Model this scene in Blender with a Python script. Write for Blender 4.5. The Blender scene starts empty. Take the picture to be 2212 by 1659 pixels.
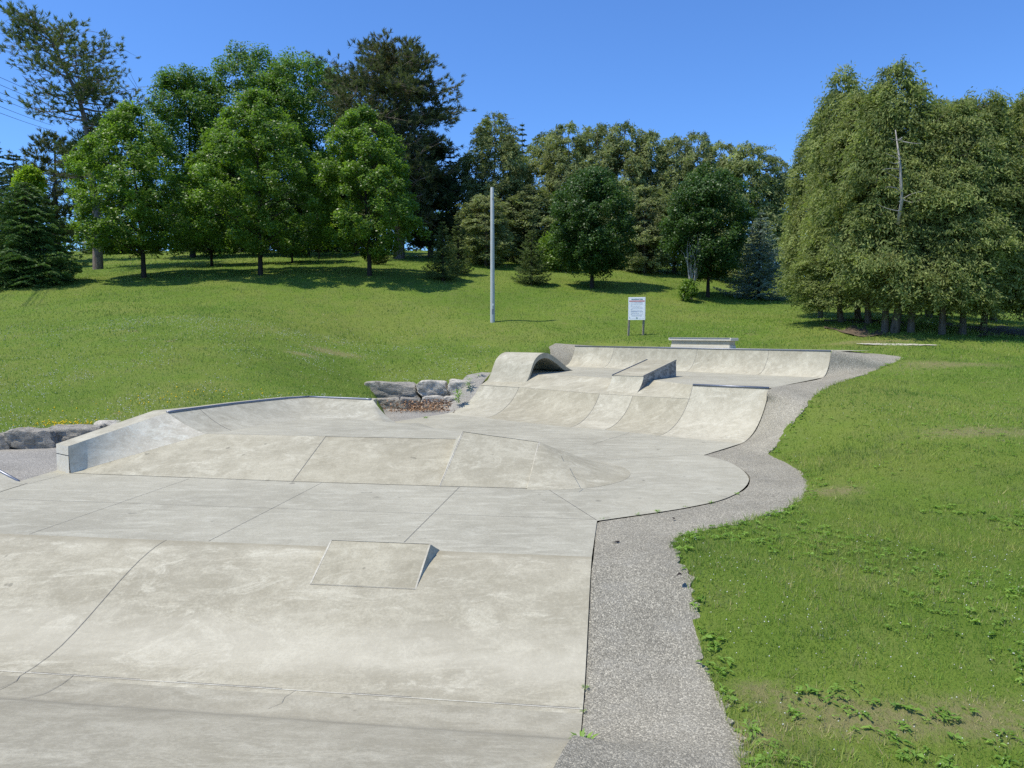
import bpy, math, random
import numpy as np

rng = np.random.default_rng(11)
random.seed(11)
scene = bpy.context.scene
col = scene.collection
PI = math.pi

# ------------------------------------------------------------------ camera model
# survey frame: 2212 x 1659 plate, eye height 2.8 m over the main flat (z = 0)
FPX, CXP, CYP, HORIZON, EYE = 1655.0, 1106.0, 829.5, 715.0, 2.8
PITCH = math.atan((CYP - HORIZON) / FPX)


def ray(x, y):
    u = (x - CXP) / FPX
    v = (CYP - y) / FPX
    return np.array([u, math.cos(PITCH) + v * math.sin(PITCH), -math.sin(PITCH) + v * math.cos(PITCH)])


def at(x, y, z=None, Y=None):
    """surveyed point: bearing (x, y) met with height z or with distance Y"""
    d = ray(x, y)
    t = (z - EYE) / d[2] if z is not None else Y / d[1]
    return np.array([0, 0, EYE]) + t * d


def along(P, heading, x, y):
    """point on bearing (x, y) in the vertical plane through P with compass heading (deg)"""
    a = math.radians(heading)
    n = np.array([-math.cos(a), math.sin(a)])
    d = ray(x, y)
    t = (n @ np.asarray(P)[:2]) / (n @ d[:2])
    return np.array([0, 0, EYE]) + t * d


AX = math.radians(7.7)
FV = np.array([math.sin(AX), math.cos(AX)])
RV = np.array([math.cos(AX), -math.sin(AX)])


def pk(s, r, z=0.0):
    """park axes: s to the right, r away"""
    p = s * RV + r * FV
    return np.array([p[0], p[1], z])


# ------------------------------------------------------------------ object helpers
def tag(o, label=None, cat=None, group=None, kind=None):
    if label: o["label"] = label
    if cat: o["category"] = cat
    if group: o["group"] = group
    if kind: o["kind"] = kind
    return o


def empty(name, loc=(0, 0, 0), rz=0.0):
    o = bpy.data.objects.new(name, None)
    o.empty_display_size = 0.3
    o.location = loc
    o.rotation_euler = (0, 0, rz)
    col.objects.link(o)
    return o


def link(name, me, mat=None, parent=None):
    o = bpy.data.objects.new(name, me)
    if mat is not None and len(me.materials) == 0:
        me.materials.append(mat)
    col.objects.link(o)
    if parent is not None:
        o.parent = parent
    return o


class MB:
    """collects geometry in parent space, then links ONE mesh object"""

    def __init__(self):
        self.v, self.f, self.tint = [], [], []

    def add(self, vs, fs):
        b = len(self.v)
        self.v += [tuple(map(float, p)) for p in vs]
        self.f += [tuple(b + i for i in f) for f in fs]
        return self

    def box(self, c, size, rz=0.0, bev=0.0):
        sx, sy, sz = [s / 2 for s in size]
        b = min(bev, sx * .9, sy * .9, sz * .9)
        pts = []
        if b <= 0:
            for z in (-sz, sz):
                pts += [(-sx, -sy, z), (sx, -sy, z), (sx, sy, z), (-sx, sy, z)]
            fs = [(3, 2, 1, 0), (4, 5, 6, 7), (0, 1, 5, 4), (1, 2, 6, 5), (2, 3, 7, 6), (3, 0, 4, 7)]
        else:
            rings = [(-sz, b), (-sz + b, 0), (sz - b, 0), (sz, b)]
            for z, k in rings:
                x, y = sx - k, sy - k
                pts += [(-x + b, -y, z), (x - b, -y, z), (x, -y + b, z), (x, y - b, z), (x - b, y, z), (-x + b, y, z), (-x, y - b, z), (-x, -y + b, z)]
            fs = [tuple(range(7, -1, -1)), tuple(range(24, 32))]
            for k in range(3):
                for i in range(8):
                    j = (i + 1) % 8
                    fs.append((k * 8 + i, k * 8 + j, k * 8 + 8 + j, k * 8 + 8 + i))
        ca, sa = math.cos(rz), math.sin(rz)
        return self.add([(c[0] + ca * x - sa * y, c[1] + sa * x + ca * y, c[2] + z) for x, y, z in pts], fs)

    def tube(self, pts, radii, n=8, cap=True):
        pts = [np.asarray(p, float) for p in pts]
        if not hasattr(radii, '__len__'): radii = [radii] * len(pts)
        vs, fs = [], []
        ref = np.array([0.31, 0.93, 0.2])
        for i, p in enumerate(pts):
            a, b = pts[max(i - 1, 0)], pts[min(i + 1, len(pts) - 1)]
            d = b - a
            d = d / (np.linalg.norm(d) + 1e-9)
            u = np.cross(d, ref)
            u /= np.linalg.norm(u) + 1e-9
            w = np.cross(d, u)
            for k in range(n):
                t = 2 * PI * k / n
                vs.append(p + radii[i] * (math.cos(t) * u + math.sin(t) * w))
        for i in range(len(pts) - 1):
            for k in range(n):
                j = (k + 1) % n
                fs.append((i * n + k, i * n + j, (i + 1) * n + j, (i + 1) * n + k))
        if cap:
            fs.append(tuple(range(n - 1, -1, -1)))
            fs.append(tuple((len(pts) - 1) * n + k for k in range(n)))
        return self.add(vs, fs)

    def grid(self, rows):
        n, m = len(rows), len(rows[0])
        vs = [p for r in rows for p in r]
        fs = [(i * m + j, i * m + j + 1, (i + 1) * m + j + 1, (i + 1) * m + j) for i in range(n - 1) for j in range(m - 1)]
        return self.add(vs, fs)

    def poly(self, pts):
        return self.add(pts, [tuple(range(len(pts)))])

    def build(self, name, mat, parent=None, smooth=False, recalc=True, angle=None):
        me = bpy.data.meshes.new(name)
        me.from_pydata(self.v, [], self.f)
        if recalc:
            import bmesh
            bm = bmesh.new()
            bm.from_mesh(me)
            bmesh.ops.remove_doubles(bm, verts=bm.verts, dist=1e-5)
            bmesh.ops.recalc_face_normals(bm, faces=bm.faces)
            bm.to_mesh(me)
            bm.free()
        if smooth:
            me.polygons.foreach_set('use_smooth', np.ones(len(me.polygons), bool))
            if angle:
                try:
                    me.set_sharp_from_angle(angle=math.radians(angle))
                except Exception:
                    pass
        me.update()
        return link(name, me, mat, parent)


def np_mesh(name, V, F, tint=None, smooth=False):
    """fast mesh from arrays; F is (n, 3) or (n, 4)"""
    me = bpy.data.meshes.new(name)
    V = np.ascontiguousarray(V, dtype=np.float32)
    F = np.ascontiguousarray(F, dtype=np.int32)
    k = F.shape[1]
    me.vertices.add(len(V))
    me.vertices.foreach_set('co', V.ravel())
    me.loops.add(F.size)
    me.loops.foreach_set('vertex_index', F.ravel())
    me.polygons.add(len(F))
    me.polygons.foreach_set('loop_start', np.arange(0, F.size, k, dtype=np.int32))
    if smooth:
        me.polygons.foreach_set('use_smooth', np.ones(len(F), bool))
    me.update(calc_edges=True)
    if tint is not None:
        a = me.attributes.new('tint', 'FLOAT', 'POINT')
        a.data.foreach_set('value', np.ascontiguousarray(tint, dtype=np.float32))
    return me


# ------------------------------------------------------------------ materials
def new_mat(name):
    m = bpy.data.materials.new(name)
    m.use_nodes = True
    nt = m.node_tree
    nt.nodes.clear()
    out = nt.nodes.new('ShaderNodeOutputMaterial')
    return m, nt, out


class NT:
    def __init__(self, nt):
        self.nt = nt

    def n(self, t, **kw):
        nd = self.nt.nodes.new(t)
        for k, v in kw.items():
            if k in nd.inputs.keys() if isinstance(k, str) else False:
                nd.inputs[k].default_value = v
            else:
                setattr(nd, k, v)
        return nd

    def l(self, a, b):
        self.nt.links.new(a, b)

    def noise(self, vec, scale, detail=4, rough=.6, dist=0.0):
        nd = self.nt.nodes.new('ShaderNodeTexNoise')
        nd.inputs['Scale'].default_value = scale
        nd.inputs['Detail'].default_value = detail
        nd.inputs['Roughness'].default_value = rough
        nd.inputs['Distortion'].default_value = dist
        self.l(vec, nd.inputs['Vector'])
        return nd.outputs['Fac']

    def ramp(self, fac, stops, interp='LINEAR'):
        nd = self.nt.nodes.new('ShaderNodeValToRGB')
        cr = nd.color_ramp
        cr.interpolation = interp
        while len(cr.elements) < len(stops): cr.elements.new(0.5)
        for e, (p, c) in zip(cr.elements, stops):
            e.position = p
            if not hasattr(c, '__len__'): c = (c, c, c)
            e.color = (c[0], c[1], c[2], 1)
        self.l(fac, nd.inputs['Fac'])
        return nd.outputs['Color']

    def mix(self, fac, a, b, blend='MIX'):
        nd = self.nt.nodes.new('ShaderNodeMix')
        nd.data_type = 'RGBA'
        nd.blend_type = blend
        for sock, val in ((nd.inputs[0], fac), (nd.inputs[6], a), (nd.inputs[7], b)):
            if hasattr(val, 'node'):
                self.l(val, sock)
            elif hasattr(val, '__len__'):
                sock.default_value = (val[0], val[1], val[2], 1)
            else:
                sock.default_value = val
        return nd.outputs[2]

    def math(self, op, a, b=None, clamp=False):
        nd = self.nt.nodes.new('ShaderNodeMath')
        nd.operation = op
        nd.use_clamp = clamp
        for i, v in enumerate((a, b)):
            if v is None: continue
            if hasattr(v, 'node'):
                self.l(v, nd.inputs[i])
            else:
                nd.inputs[i].default_value = v
        return nd.outputs[0]

    def mapping(self, vec, scale=(1, 1, 1), rot=(0, 0, 0), loc=(0, 0, 0)):
        nd = self.nt.nodes.new('ShaderNodeMapping')
        nd.inputs['Scale'].default_value = scale
        nd.inputs['Rotation'].default_value = rot
        nd.inputs['Location'].default_value = loc
        self.l(vec, nd.inputs['Vector'])
        return nd.outputs[0]

    def pos(self):
        return self.nt.nodes.new('ShaderNodeNewGeometry').outputs['Position']

    def obj(self):
        return self.nt.nodes.new('ShaderNodeTexCoord').outputs['Object']

    def bump(self, h, strength, dist=.02):
        nd = self.nt.nodes.new('ShaderNodeBump')
        nd.inputs['Strength'].default_value = strength
        nd.inputs['Distance'].default_value = dist
        self.l(h, nd.inputs['Height'])
        return nd.outputs[0]

    def principled(self, colr, rough=.8, normal=None, spec=.3, metal=0.0):
        nd = self.nt.nodes.new('ShaderNodeBsdfPrincipled')
        if hasattr(colr, 'node'):
            self.l(colr, nd.inputs['Base Color'])
        else:
            nd.inputs['Base Color'].default_value = (*colr, 1)
        if hasattr(rough, 'node'):
            self.l(rough, nd.inputs['Roughness'])
        else:
            nd.inputs['Roughness'].default_value = rough
        nd.inputs['Specular IOR Level'].default_value = spec
        nd.inputs['Metallic'].default_value = metal
        if normal is not None: self.l(normal, nd.inputs['Normal'])
        return nd


def concrete(name, base=(.42, .40, .36), loc=0.0, blotch=1.0, pale=1.0, streak=1.0, rot=-.13, dirt=0.0, bands=()):
    m, nt, out = new_mat(name)
    N = NT(nt)
    p = N.mapping(N.pos(), loc=(loc, loc * .7, loc * .3))
    big = N.noise(p, .38, 3, .6, .3)
    med = N.noise(p, 1.7, 6, .70, .5)
    sml = N.noise(N.mapping(p, loc=(3, 9, 1)), 6.5, 5, .72, .3)
    st = N.noise(N.mapping(p, (1.0, 4.2, 3.0), (0, 0, rot)), 1.3, 6, .72, .5)
    st2 = N.noise(N.mapping(p, (1.4, 13, 6.0), (0, 0, rot * .6), (7, 2, 5)), 1.5, 5, .72, .4)
    fine = N.noise(p, 30, 4, .75)
    vf = N.noise(p, 110, 2, .7)
    b = np.array(base)
    lt = np.minimum(b * np.array([1.36, 1.38, 1.42]), .74)
    dk = b * np.array([.80, .79, .76])
    c = N.ramp(big, [(.36, b * .88), (.5, b), (.64, b * 1.10)])
    c = N.mix(N.ramp(med, [(.34, .60 * blotch), (.48, 0.0)]), c, tuple(dk))
    c = N.mix(N.ramp(sml, [(.34, .45 * blotch), (.48, 0.0)]), c, tuple(dk))
    c = N.mix(N.ramp(med, [(.50, 0.0), (.66, .62 * blotch)]), c, tuple(lt))
    c = N.mix(N.ramp(sml, [(.52, 0.0), (.70, .50 * blotch)]), c, tuple(lt))
    c = N.mix(N.ramp(st, [(.52, 0.0), (.64, .60 * streak)]), c, tuple(np.minimum(lt * 1.04, .74)))
    c = N.mix(N.ramp(st2, [(.60, 0.0), (.68, .60 * streak)]), c, tuple(np.minimum(lt * 1.10, .74)))
    # worn, almost white patches where wheels run
    sc = N.noise(N.mapping(p, (1.0, 1.8, 1.5), (0, 0, rot + .5), (2, 5, 8)), 1.1, 8, .78, 1.0)
    c = N.mix(N.ramp(sc, [(.53, 0.0), (.67, .75 * pale)]), c, tuple(np.minimum(b * np.array([1.52, 1.56, 1.64]), .74)))
    # grey tyre and foot scuffs
    c = N.mix(N.ramp(N.noise(N.mapping(p, (.8, 3.5, 2), (0, 0, rot - .35), (9, 1, 3)), 1.8, 7, .75, 1.2), [(.62, 0.0), (.70, .30)]), c, tuple(b * .66))
    c = N.mix(N.ramp(fine, [(.36, .34), (.52, 0.0)]), c, tuple(b * .68))
    c = N.mix(N.ramp(fine, [(.55, 0.0), (.68, .30)]), c, tuple(np.minimum(b * 1.5, .75)))
    c = N.mix(N.ramp(vf, [(.40, .30), (.52, 0.0)]), c, tuple(b * .70))
    # small dark pits and stains
    c = N.mix(N.ramp(N.noise(N.mapping(p, loc=(1, 4, 6)), 3.4, 2, .5), [(.735, 0.0), (.76, .55)]), c, tuple(b * .42))
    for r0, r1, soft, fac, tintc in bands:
        # stained crest, darker trough and paler lower slope (distance along the park axis)
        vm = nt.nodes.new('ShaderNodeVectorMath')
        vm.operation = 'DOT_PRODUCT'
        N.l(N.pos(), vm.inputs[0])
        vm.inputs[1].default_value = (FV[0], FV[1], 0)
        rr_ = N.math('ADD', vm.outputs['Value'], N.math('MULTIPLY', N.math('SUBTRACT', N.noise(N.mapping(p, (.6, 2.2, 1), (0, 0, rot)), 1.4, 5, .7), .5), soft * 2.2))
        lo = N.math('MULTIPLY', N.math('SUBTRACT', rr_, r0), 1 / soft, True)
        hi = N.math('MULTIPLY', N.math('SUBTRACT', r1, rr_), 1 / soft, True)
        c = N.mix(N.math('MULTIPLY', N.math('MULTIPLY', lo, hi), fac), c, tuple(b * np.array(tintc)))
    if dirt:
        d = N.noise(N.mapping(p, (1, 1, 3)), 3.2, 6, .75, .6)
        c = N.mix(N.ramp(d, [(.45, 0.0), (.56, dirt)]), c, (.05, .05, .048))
    h = N.math('ADD', N.math('MULTIPLY', fine, .6), N.math('MULTIPLY', sml, .8))
    bs = N.principled(c, .88, N.bump(h, .35, .012), .2)
    N.l(bs.outputs[0], out.inputs[0])
    return m


def asphalt(name, base=(.25, .245, .25), coarse=1.0):
    m, nt, out = new_mat(name)
    N = NT(nt)
    p = N.pos()
    vor = nt.nodes.new('ShaderNodeTexVoronoi')
    vor.inputs['Scale'].default_value = 82
    N.l(p, vor.inputs['Vector'])
    cellv = N.ramp(N.math('FRACT', N.math('MULTIPLY', vor.outputs['Distance'], 1.0)), [(0, 1.0), (.55, .2), (1, 0.0)])
    sep = nt.nodes.new('ShaderNodeSeparateColor')
    N.l(vor.outputs['Color'], sep.inputs[0])
    b = np.array(base)
    c = N.ramp(sep.outputs[0], [(.0, b * .58), (.3, b * .82), (.62, b * 1.06), (.86, b * 1.4), (1, b * 2.0)])
    big = N.noise(p, .8, 4, .6)
    c = N.mix(.55, c, N.ramp(big, [(.3, .62), (.7, 1.15)]), 'MULTIPLY')
    dust = N.noise(p, 3.0, 6, .7)
    c = N.mix(N.ramp(dust, [(.5, 0.0), (.75, .38)]), c, (.40, .375, .30))
    fine = N.noise(p, 130, 2, .7)
    c = N.mix(N.ramp(fine, [(.3, .5), (.5, 0.0)]), c, tuple(b * .4))
    h = N.math('ADD', N.math('MULTIPLY', vor.outputs['Distance'], -1.0), N.math('MULTIPLY', fine, .5))
    bs = N.principled(c, .9, N.bump(h, .55 * coarse, .012), .25)
    N.l(bs.outputs[0], out.inputs[0])
    return m


def plain(name, base, rough=.7, spec=.3, metal=0.0, scale=12, var=.25, bump=.2, stretch=(1, 1, 1)):
    m, nt, out = new_mat(name)
    N = NT(nt)
    p = N.mapping(N.obj(), stretch)
    f = N.noise(p, scale, 5, .65)
    b = np.array(base)
    c = N.ramp(f, [(.25, b * (1 - var)), (.75, np.minimum(b * (1 + var), .95))])
    bs = N.principled(c, rough, N.bump(f, bump, .01), spec, metal)
    N.l(bs.outputs[0], out.inputs[0])
    return m


def leafmat(name, dark, light, trans=.35, gloss=.35, rough=.5, patch=None):
    m, nt, out = new_mat(name)
    N = NT(nt)
    at_ = nt.nodes.new('ShaderNodeAttribute')
    at_.attribute_name = 'tint'
    fac = at_.outputs['Fac']
    d, l = np.array(dark), np.array(light)
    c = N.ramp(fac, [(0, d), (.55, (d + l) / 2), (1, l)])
    if patch is not None:
        c = N.mix(N.ramp(N.noise(N.pos(), patch[0], 3, .6), [(.5, 0.0), (.68, patch[2])]), c, patch[1])
    bs = N.principled(c, rough, None, gloss)
    tr = nt.nodes.new('ShaderNodeBsdfTranslucent')
    c2 = N.mix(1.0, c, (1.1, 1.25, .6), 'MULTIPLY')
    N.l(c2, tr.inputs['Color'])
    mx = nt.nodes.new('ShaderNodeMixShader')
    mx.inputs[0].default_value = trans
    N.l(bs.outputs[0], mx.inputs[1])
    N.l(tr.outputs[0], mx.inputs[2])
    N.l(mx.outputs[0], out.inputs[0])
    return m


def barkmat(name, base):
    m, nt, out = new_mat(name)
    N = NT(nt)
    p = N.mapping(N.obj(), (1, 1, .18))
    f = N.noise(p, 16, 6, .7, .5)
    b = np.array(base)
    c = N.ramp(f, [(.3, b * .35), (.5, b * .9), (.72, b * 1.5)])
    bs = N.principled(c, .95, N.bump(f, .9, .04), .1)
    N.l(bs.outputs[0], out.inputs[0])
    return m


M = {}
M['floor'] = concrete('concrete_floor_grey', (0.383, 0.355, 0.262), 3.1, .6, .6, 1.0)
M['bank'] = concrete('concrete_bank_warm', (0.391, 0.353, 0.249), 8.7, 1.0, 1.2, .7)
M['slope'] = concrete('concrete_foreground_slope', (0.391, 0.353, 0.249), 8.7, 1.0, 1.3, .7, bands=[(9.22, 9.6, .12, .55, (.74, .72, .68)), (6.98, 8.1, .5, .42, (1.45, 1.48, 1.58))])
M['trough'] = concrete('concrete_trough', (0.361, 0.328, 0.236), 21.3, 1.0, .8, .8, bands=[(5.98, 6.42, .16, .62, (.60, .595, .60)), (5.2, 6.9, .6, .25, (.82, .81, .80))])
M['bankB'] = concrete('concrete_bank_tan', (0.375, 0.337, 0.235), 21.3, 1.0, .9, .7)
M['pale'] = concrete('concrete_pale', (0.436, 0.396, 0.286), 33.0, 1.0, 1.0, .7)
M['paleB'] = concrete('concrete_pale_cool', (0.411, 0.376, 0.274), 47.0, 1.0, .8, .7)
M['worn'] = concrete('concrete_worn_edge', (0.507, 0.465, 0.354), 12.0, 1.2, .8, .8)
M['bowl'] = concrete('concrete_bowl_grey', (0.385, 0.355, 0.262), 55.0, 1.1, 1.1, .9)
M['wall'] = concrete('concrete_wall_grey', (0.538, 0.490, 0.374), 58.0, 1.2, 1.0, .6)
M['white'] = concrete('concrete_white', (0.670, 0.610, 0.466), 61.0, .5, .4, .3)
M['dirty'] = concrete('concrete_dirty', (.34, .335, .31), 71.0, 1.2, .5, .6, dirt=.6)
M['joint'] = plain('joint_dark', (.17, .16, .14), .95, .1, 0, 40, .4)
M['steel'] = plain('galvanised_steel', (.24, .25, .27), .45, .5, .75, 30, .25, .1)
M['asphalt'] = asphalt('asphalt_aged', (.320, .290, .215))
M['asphalt2'] = asphalt('asphalt_smooth', (.315, .292, .242), .5)

# ------------------------------------------------------------------ key points of the park
UP = 1.25          # upper flat
DK = 0.61          # funbox deck
COP = 1.03         # corner quarter coping

bank_foot = [at(960, 894, 0), at(1049, 903, 0), at(1232, 923, 0), at(1306, 928, 0), at(1424, 941, 0), at(1600, 958, 0)]
bank_joint = [at(1037, 832, .85), at(1121, 837, .85), at(1295, 851, .85), at(1367, 855, .85), at(1481, 863, .85)]
roll = [at(1080, 803.5, UP), at(1165, 809, UP), at(1235, 811, UP), at(1320, 817, UP), at(1407, 820.5, UP), at(1497, 832, UP)]
qcop = [at(1497, 832, UP), at(1661, 839, UP)]
fq_foot = [at(1218, 791, UP), at(1300, 794.5, UP), at(1480, 802, UP), at(1635, 810, UP), at(1775, 816, UP)]
fq_topL = along(fq_foot[0], 46.4, 1242, 746)
fq_topR = along(fq_foot[-1], 46.4, 1795, 761)
fq_topL[2] = fq_topR[2] = 2.12


def line_hit(A, B, x):
    """point of plan line A-B on bearing column x"""
    u = ray(x, 760)
    u = u[0] / u[1]
    t = (A[0] - u * A[1]) / ((A[0] - B[0]) - u * (A[1] - B[1]))
    return A + (B - A) * t


fq_top = [fq_topL, line_hit(fq_topL, fq_topR, 1327), line_hit(fq_topL, fq_topR, 1506), line_hit(fq_topL, fq_topR, 1661), fq_topR]

CREST_R = 9.40
S_EDGE = -0.27
arc = [pk(S_EDGE, CREST_R), pk(-.25, 11.23)]
arc_px = [(1430, 1105), (1500, 1093), (1560, 1079), (1600, 1060), (1617, 1040), (1613, 1025), (1595, 1009), (1566, 995), (1520, 983)]
arc += [at(x, y, 0) for x, y in arc_px]


def smooth_poly(pts, n=6):
    P = [np.asarray(p, float) for p in pts]
    out = []
    for i in range(len(P) - 1):
        p0, p1, p2, p3 = P[max(i - 1, 0)], P[i], P[i + 1], P[min(i + 2, len(P) - 1)]
        for k in range(n):
            t = k / n
            out.append(.5 * ((2 * p1) + (-p0 + p2) * t + (2 * p0 - 5 * p1 + 4 * p2 - p3) * t * t + (-p0 + 3 * p1 - 3 * p2 + p3) * t ** 3))
    out.append(P[-1])
    return out


arc_s = arc[:2] + smooth_poly(arc[1:], 6)[1:]

# outer (grass side) edge of the right-hand asphalt path
O_px = [((1603, 1665), -.62), ((1590, 1600), -.66), ((1562, 1530), -.68), ((1540, 1480), -.67), ((1517, 1440), -.62), ((1510, 1380), -.50),
        ((1497, 1320), -.34), ((1488, 1260), -.16), ((1465, 1210), -.03), ((1448, 1178), 0), ((1460, 1160), 0), ((1500, 1147), 0), ((1560, 1135), 0),
        ((1640, 1115), 0), ((1700, 1095), 0), ((1733, 1070), 0), ((1744, 1045), 0), ((1730, 1020), 0), ((1700, 1000), 0), ((1660, 981), 0.02),
        ((1690, 945), .26), ((1702, 920), .50), ((1730, 890), .80), ((1752, 860), 1.05), ((1790, 835), 1.22), ((1830, 820), 1.29), ((1880, 804), 1.44),
        ((1922, 785), 1.72), ((1950, 773), 1.88)]
O = [at(x, y, z) for (x, y), z in O_px]

# ------------------------------------------------------------------ terrain (thin plate spline through surveyed heights)
ctrl = []
for x, y, Y in [(0, 937, 18.9), (120, 925, 19.4), (245, 912, 20.0), (332, 884, 20.6), (549, 865, 21.6), (660, 856, 22.6), (790, 850, 26.2), (798, 829, 29.2),
                (900, 824, 29.4), (1020, 821, 29.3), (1050, 808, 30.5), (1100, 772, 32.2), (1180, 741, 36.0), (1300, 741, 35.2), (1440, 741.5, 33.8),
                (1600, 747, 32.3), (1800, 757.5, 28.3), (1872, 759.5, 27.8), (1985, 773, 26.8),
                (0, 750, 30), (0, 680, 38), (0, 610, 48), (310, 601, 49.5), (563, 594, 50), (798, 596, 50), (960, 605, 51), (1148, 616, 52),
                (1278, 621, 52), (1400, 632, 50), (1530, 643, 49.5), (1650, 664, 46.5), (1750, 690, 40), (1857, 692, 36), (1912, 719, 33), (1975, 721, 32.5),
                (2100, 719, 33), (2212, 716, 34), (500, 700, 34.5), (500, 790, 26.5), (250, 820, 24.5), (800, 720, 38.5), (800, 790, 32.0), (650, 785, 28.8), (700, 852, 23.8), (1064, 696, 41), (1375, 724, 37),
                (1200, 702, 41), (1300, 682, 43), (1500, 697, 40.5), (1650, 718, 36), (1760, 742, 31.2), (1900, 748, 29.8),
                (213, 581, 58), (458, 576, 57), (632, 571, 58), (300, 550, 75), (700, 549, 75), (1050, 556, 68), (1300, 576, 66), (1500, 600, 63), (1700, 640, 55),
                (1900, 670, 46), (2200, 690, 46), (0, 546, 85), (1100, 546, 88), (2200, 640, 80),
                (2212, 752, 28.5), (2212, 830, 21), (2000, 850, 20.2), (1900, 900, 17.6), (2212, 950, 15.4), (1850, 1000, 14.5), (2212, 1100, 11.6), (1800, 1150, 11.1),
                (2212, 1300, 8.7), (1900, 1300, 8.7), (1700, 1450, 7.5), (2000, 1500, 7.1), (2212, 1659, 6.3), (1800, 1659, 6.0)]:
    ctrl.append(at(x, y, Y=Y))
ctrl += [o.copy() for o in O]
for p in [(0, 1, .3), (5, 2.5, -.6), (12, 2, -.7), (-8, 3, 0), (-18, 12, .1), (-24, 20, 1.0), (20, 6, -.2), (30, 15, .8), (-40, 40, 4.2), (-60, 60, 7.5), (60, 40, 3.2), (40, 30, 2.2),
          (-120, 130, 13), (0, 140, 13), (120, 130, 9), (-220, 60, 8), (220, 60, 5), (0, 260, 14), (-200, 250, 14), (200, 250, 12), (-60, -20, 0), (60, -20, -1), (0, -40, -.5)]:
    ctrl.append(np.array(p, float))
CT = np.array(ctrl)
SC = 30.0


def tps_k(d2):
    return np.where(d2 > 1e-12, .5 * d2 * np.log(np.maximum(d2, 1e-12)), 0.0)


_n = len(CT)
_q = CT[:, :2] / SC
_K = tps_k(((_q[:, None] - _q[None]) ** 2).sum(-1)) + np.eye(_n) * 2e-4
_P = np.hstack([np.ones((_n, 1)), _q])
_A = np.block([[_K, _P], [_P.T, np.zeros((3, 3))]])
_w = np.linalg.solve(_A, np.concatenate([CT[:, 2], np.zeros(3)]))


def wob(x, y):
    return (.055 * np.sin(x * .55 + 1.3) * np.cos(y * .47 + .4) + .02 * np.sin(x * 1.7 + y * 1.1) + .012 * np.sin(2.9 * x - 2.3 * y + 2))


def ground_z(xy):
    xy = np.atleast_2d(np.asarray(xy, float))
    out = np.empty(len(xy))
    for i in range(0, len(xy), 20000):
        q = xy[i:i + 20000, :2] / SC
        out[i:i + 20000] = tps_k(((q[:, None] - _q[None]) ** 2).sum(-1)) @ _w[:_n] + _w[_n] + q @ _w[_n + 1:]
    return out


def gz1(x, y):
    return float(ground_z([[x, y]])[0])


# paved outline: everything inside is concrete or asphalt
hard = [np.array([1.55, 2.6, 0]), O[0] + np.array([-.03, -1.2, 0])] + [O[i] for i in range(len(O))]
hard += [at(1872, 760, Y=27.7), fq_topR + np.array([1.1, 1.3, 0]), line_hit(fq_topL, fq_topR, 1600) + np.array([1.1, 1.3, 0]), line_hit(fq_topL, fq_topR, 1440) + np.array([1.1, 1.3, 0]),
         fq_topL + np.array([.9, 1.3, 0]), fq_topL + np.array([-1.0, 1.0, 0]), at(1172, 762, Y=33.6), at(1120, 785, Y=31.5), at(1060, 806, Y=30.2), at(1030, 822, Y=29.0), at(900, 826, Y=29.1),
         at(792, 845, Y=28.6), at(800, 868, Y=27.0), at(822, 880, Y=20.3), at(655, 858, Y=21.6), at(549, 867, Y=21.3), at(332, 887, Y=20.2), at(245, 914, Y=19.6), at(120, 928, Y=19.1), at(0, 940, Y=18.6),
         np.array([-16, 17.5, 0]), np.array([-18, 12, 0]), np.array([-14, 2, 0]), np.array([0, 2.0, 0])]
HP = np.array([h[:2] for h in hard])


def sdist(xy):
    """signed distance to the paved outline, negative inside"""
    xy = np.atleast_2d(np.asarray(xy, float))[:, :2]
    d = np.full(len(xy), 1e9)
    ins = np.zeros(len(xy), bool)
    for i in range(len(HP)):
        a, b = HP[i], HP[(i + 1) % len(HP)]
        ab = b - a
        t = np.clip(((xy - a) @ ab) / (ab @ ab + 1e-12), 0, 1)
        d = np.minimum(d, np.hypot(*(xy - (a + t[:, None] * ab)).T))
        c = ((a[1] > xy[:, 1]) != (b[1] > xy[:, 1]))
        with np.errstate(divide='ignore', invalid='ignore'):
            xx = (b[0] - a[0]) * (xy[:, 1] - a[1]) / (b[1] - a[1] + 1e-15) + a[0]
        ins ^= c & (xy[:, 0] < xx)
    return np.where(ins, -d, d)


def surf_z(xy):
    xy = np.atleast_2d(np.asarray(xy, float))
    z = ground_z(xy)
    s = sdist(xy)
    amp = np.clip((s - .2) / 2.0, 0, 1)
    z = z + amp * wob(xy[:, 0], xy[:, 1])
    z = z - np.clip((-s - .05) * 1.6, 0, 1.3)
    return z


dry_spots = [(at(x, y, Y=Y)[:2], rx, ry) for x, y, Y, rx, ry in [(1740, 1535, 7.0, .55, .22), (1790, 1545, 6.95, .5, .16), (1900, 1585, 6.75, 1.1, .26), (1640, 1500, 7.2, .35, .2), (1800, 1052, 13.1, .6, .35), (2060, 790, 25, 2, .8), (650, 735, 31, .8, .5), (720, 718, 33, 1.4, .6), (2120, 930, 16, 1.4, .5), (1640, 1620, 6.4, .25, .2), (2100, 1560, 6.8, .8, .3), (1880, 738, 31, 2.2, .5)]]


def dryness(xy):
    d = np.zeros(len(xy))
    for c_, rx, ry in dry_spots:
        q = ((xy[:, 0] - c_[0]) / rx) ** 2 + ((xy[:, 1] - c_[1]) / ry) ** 2
        d = np.maximum(d, np.exp(-q))
    return d




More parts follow.
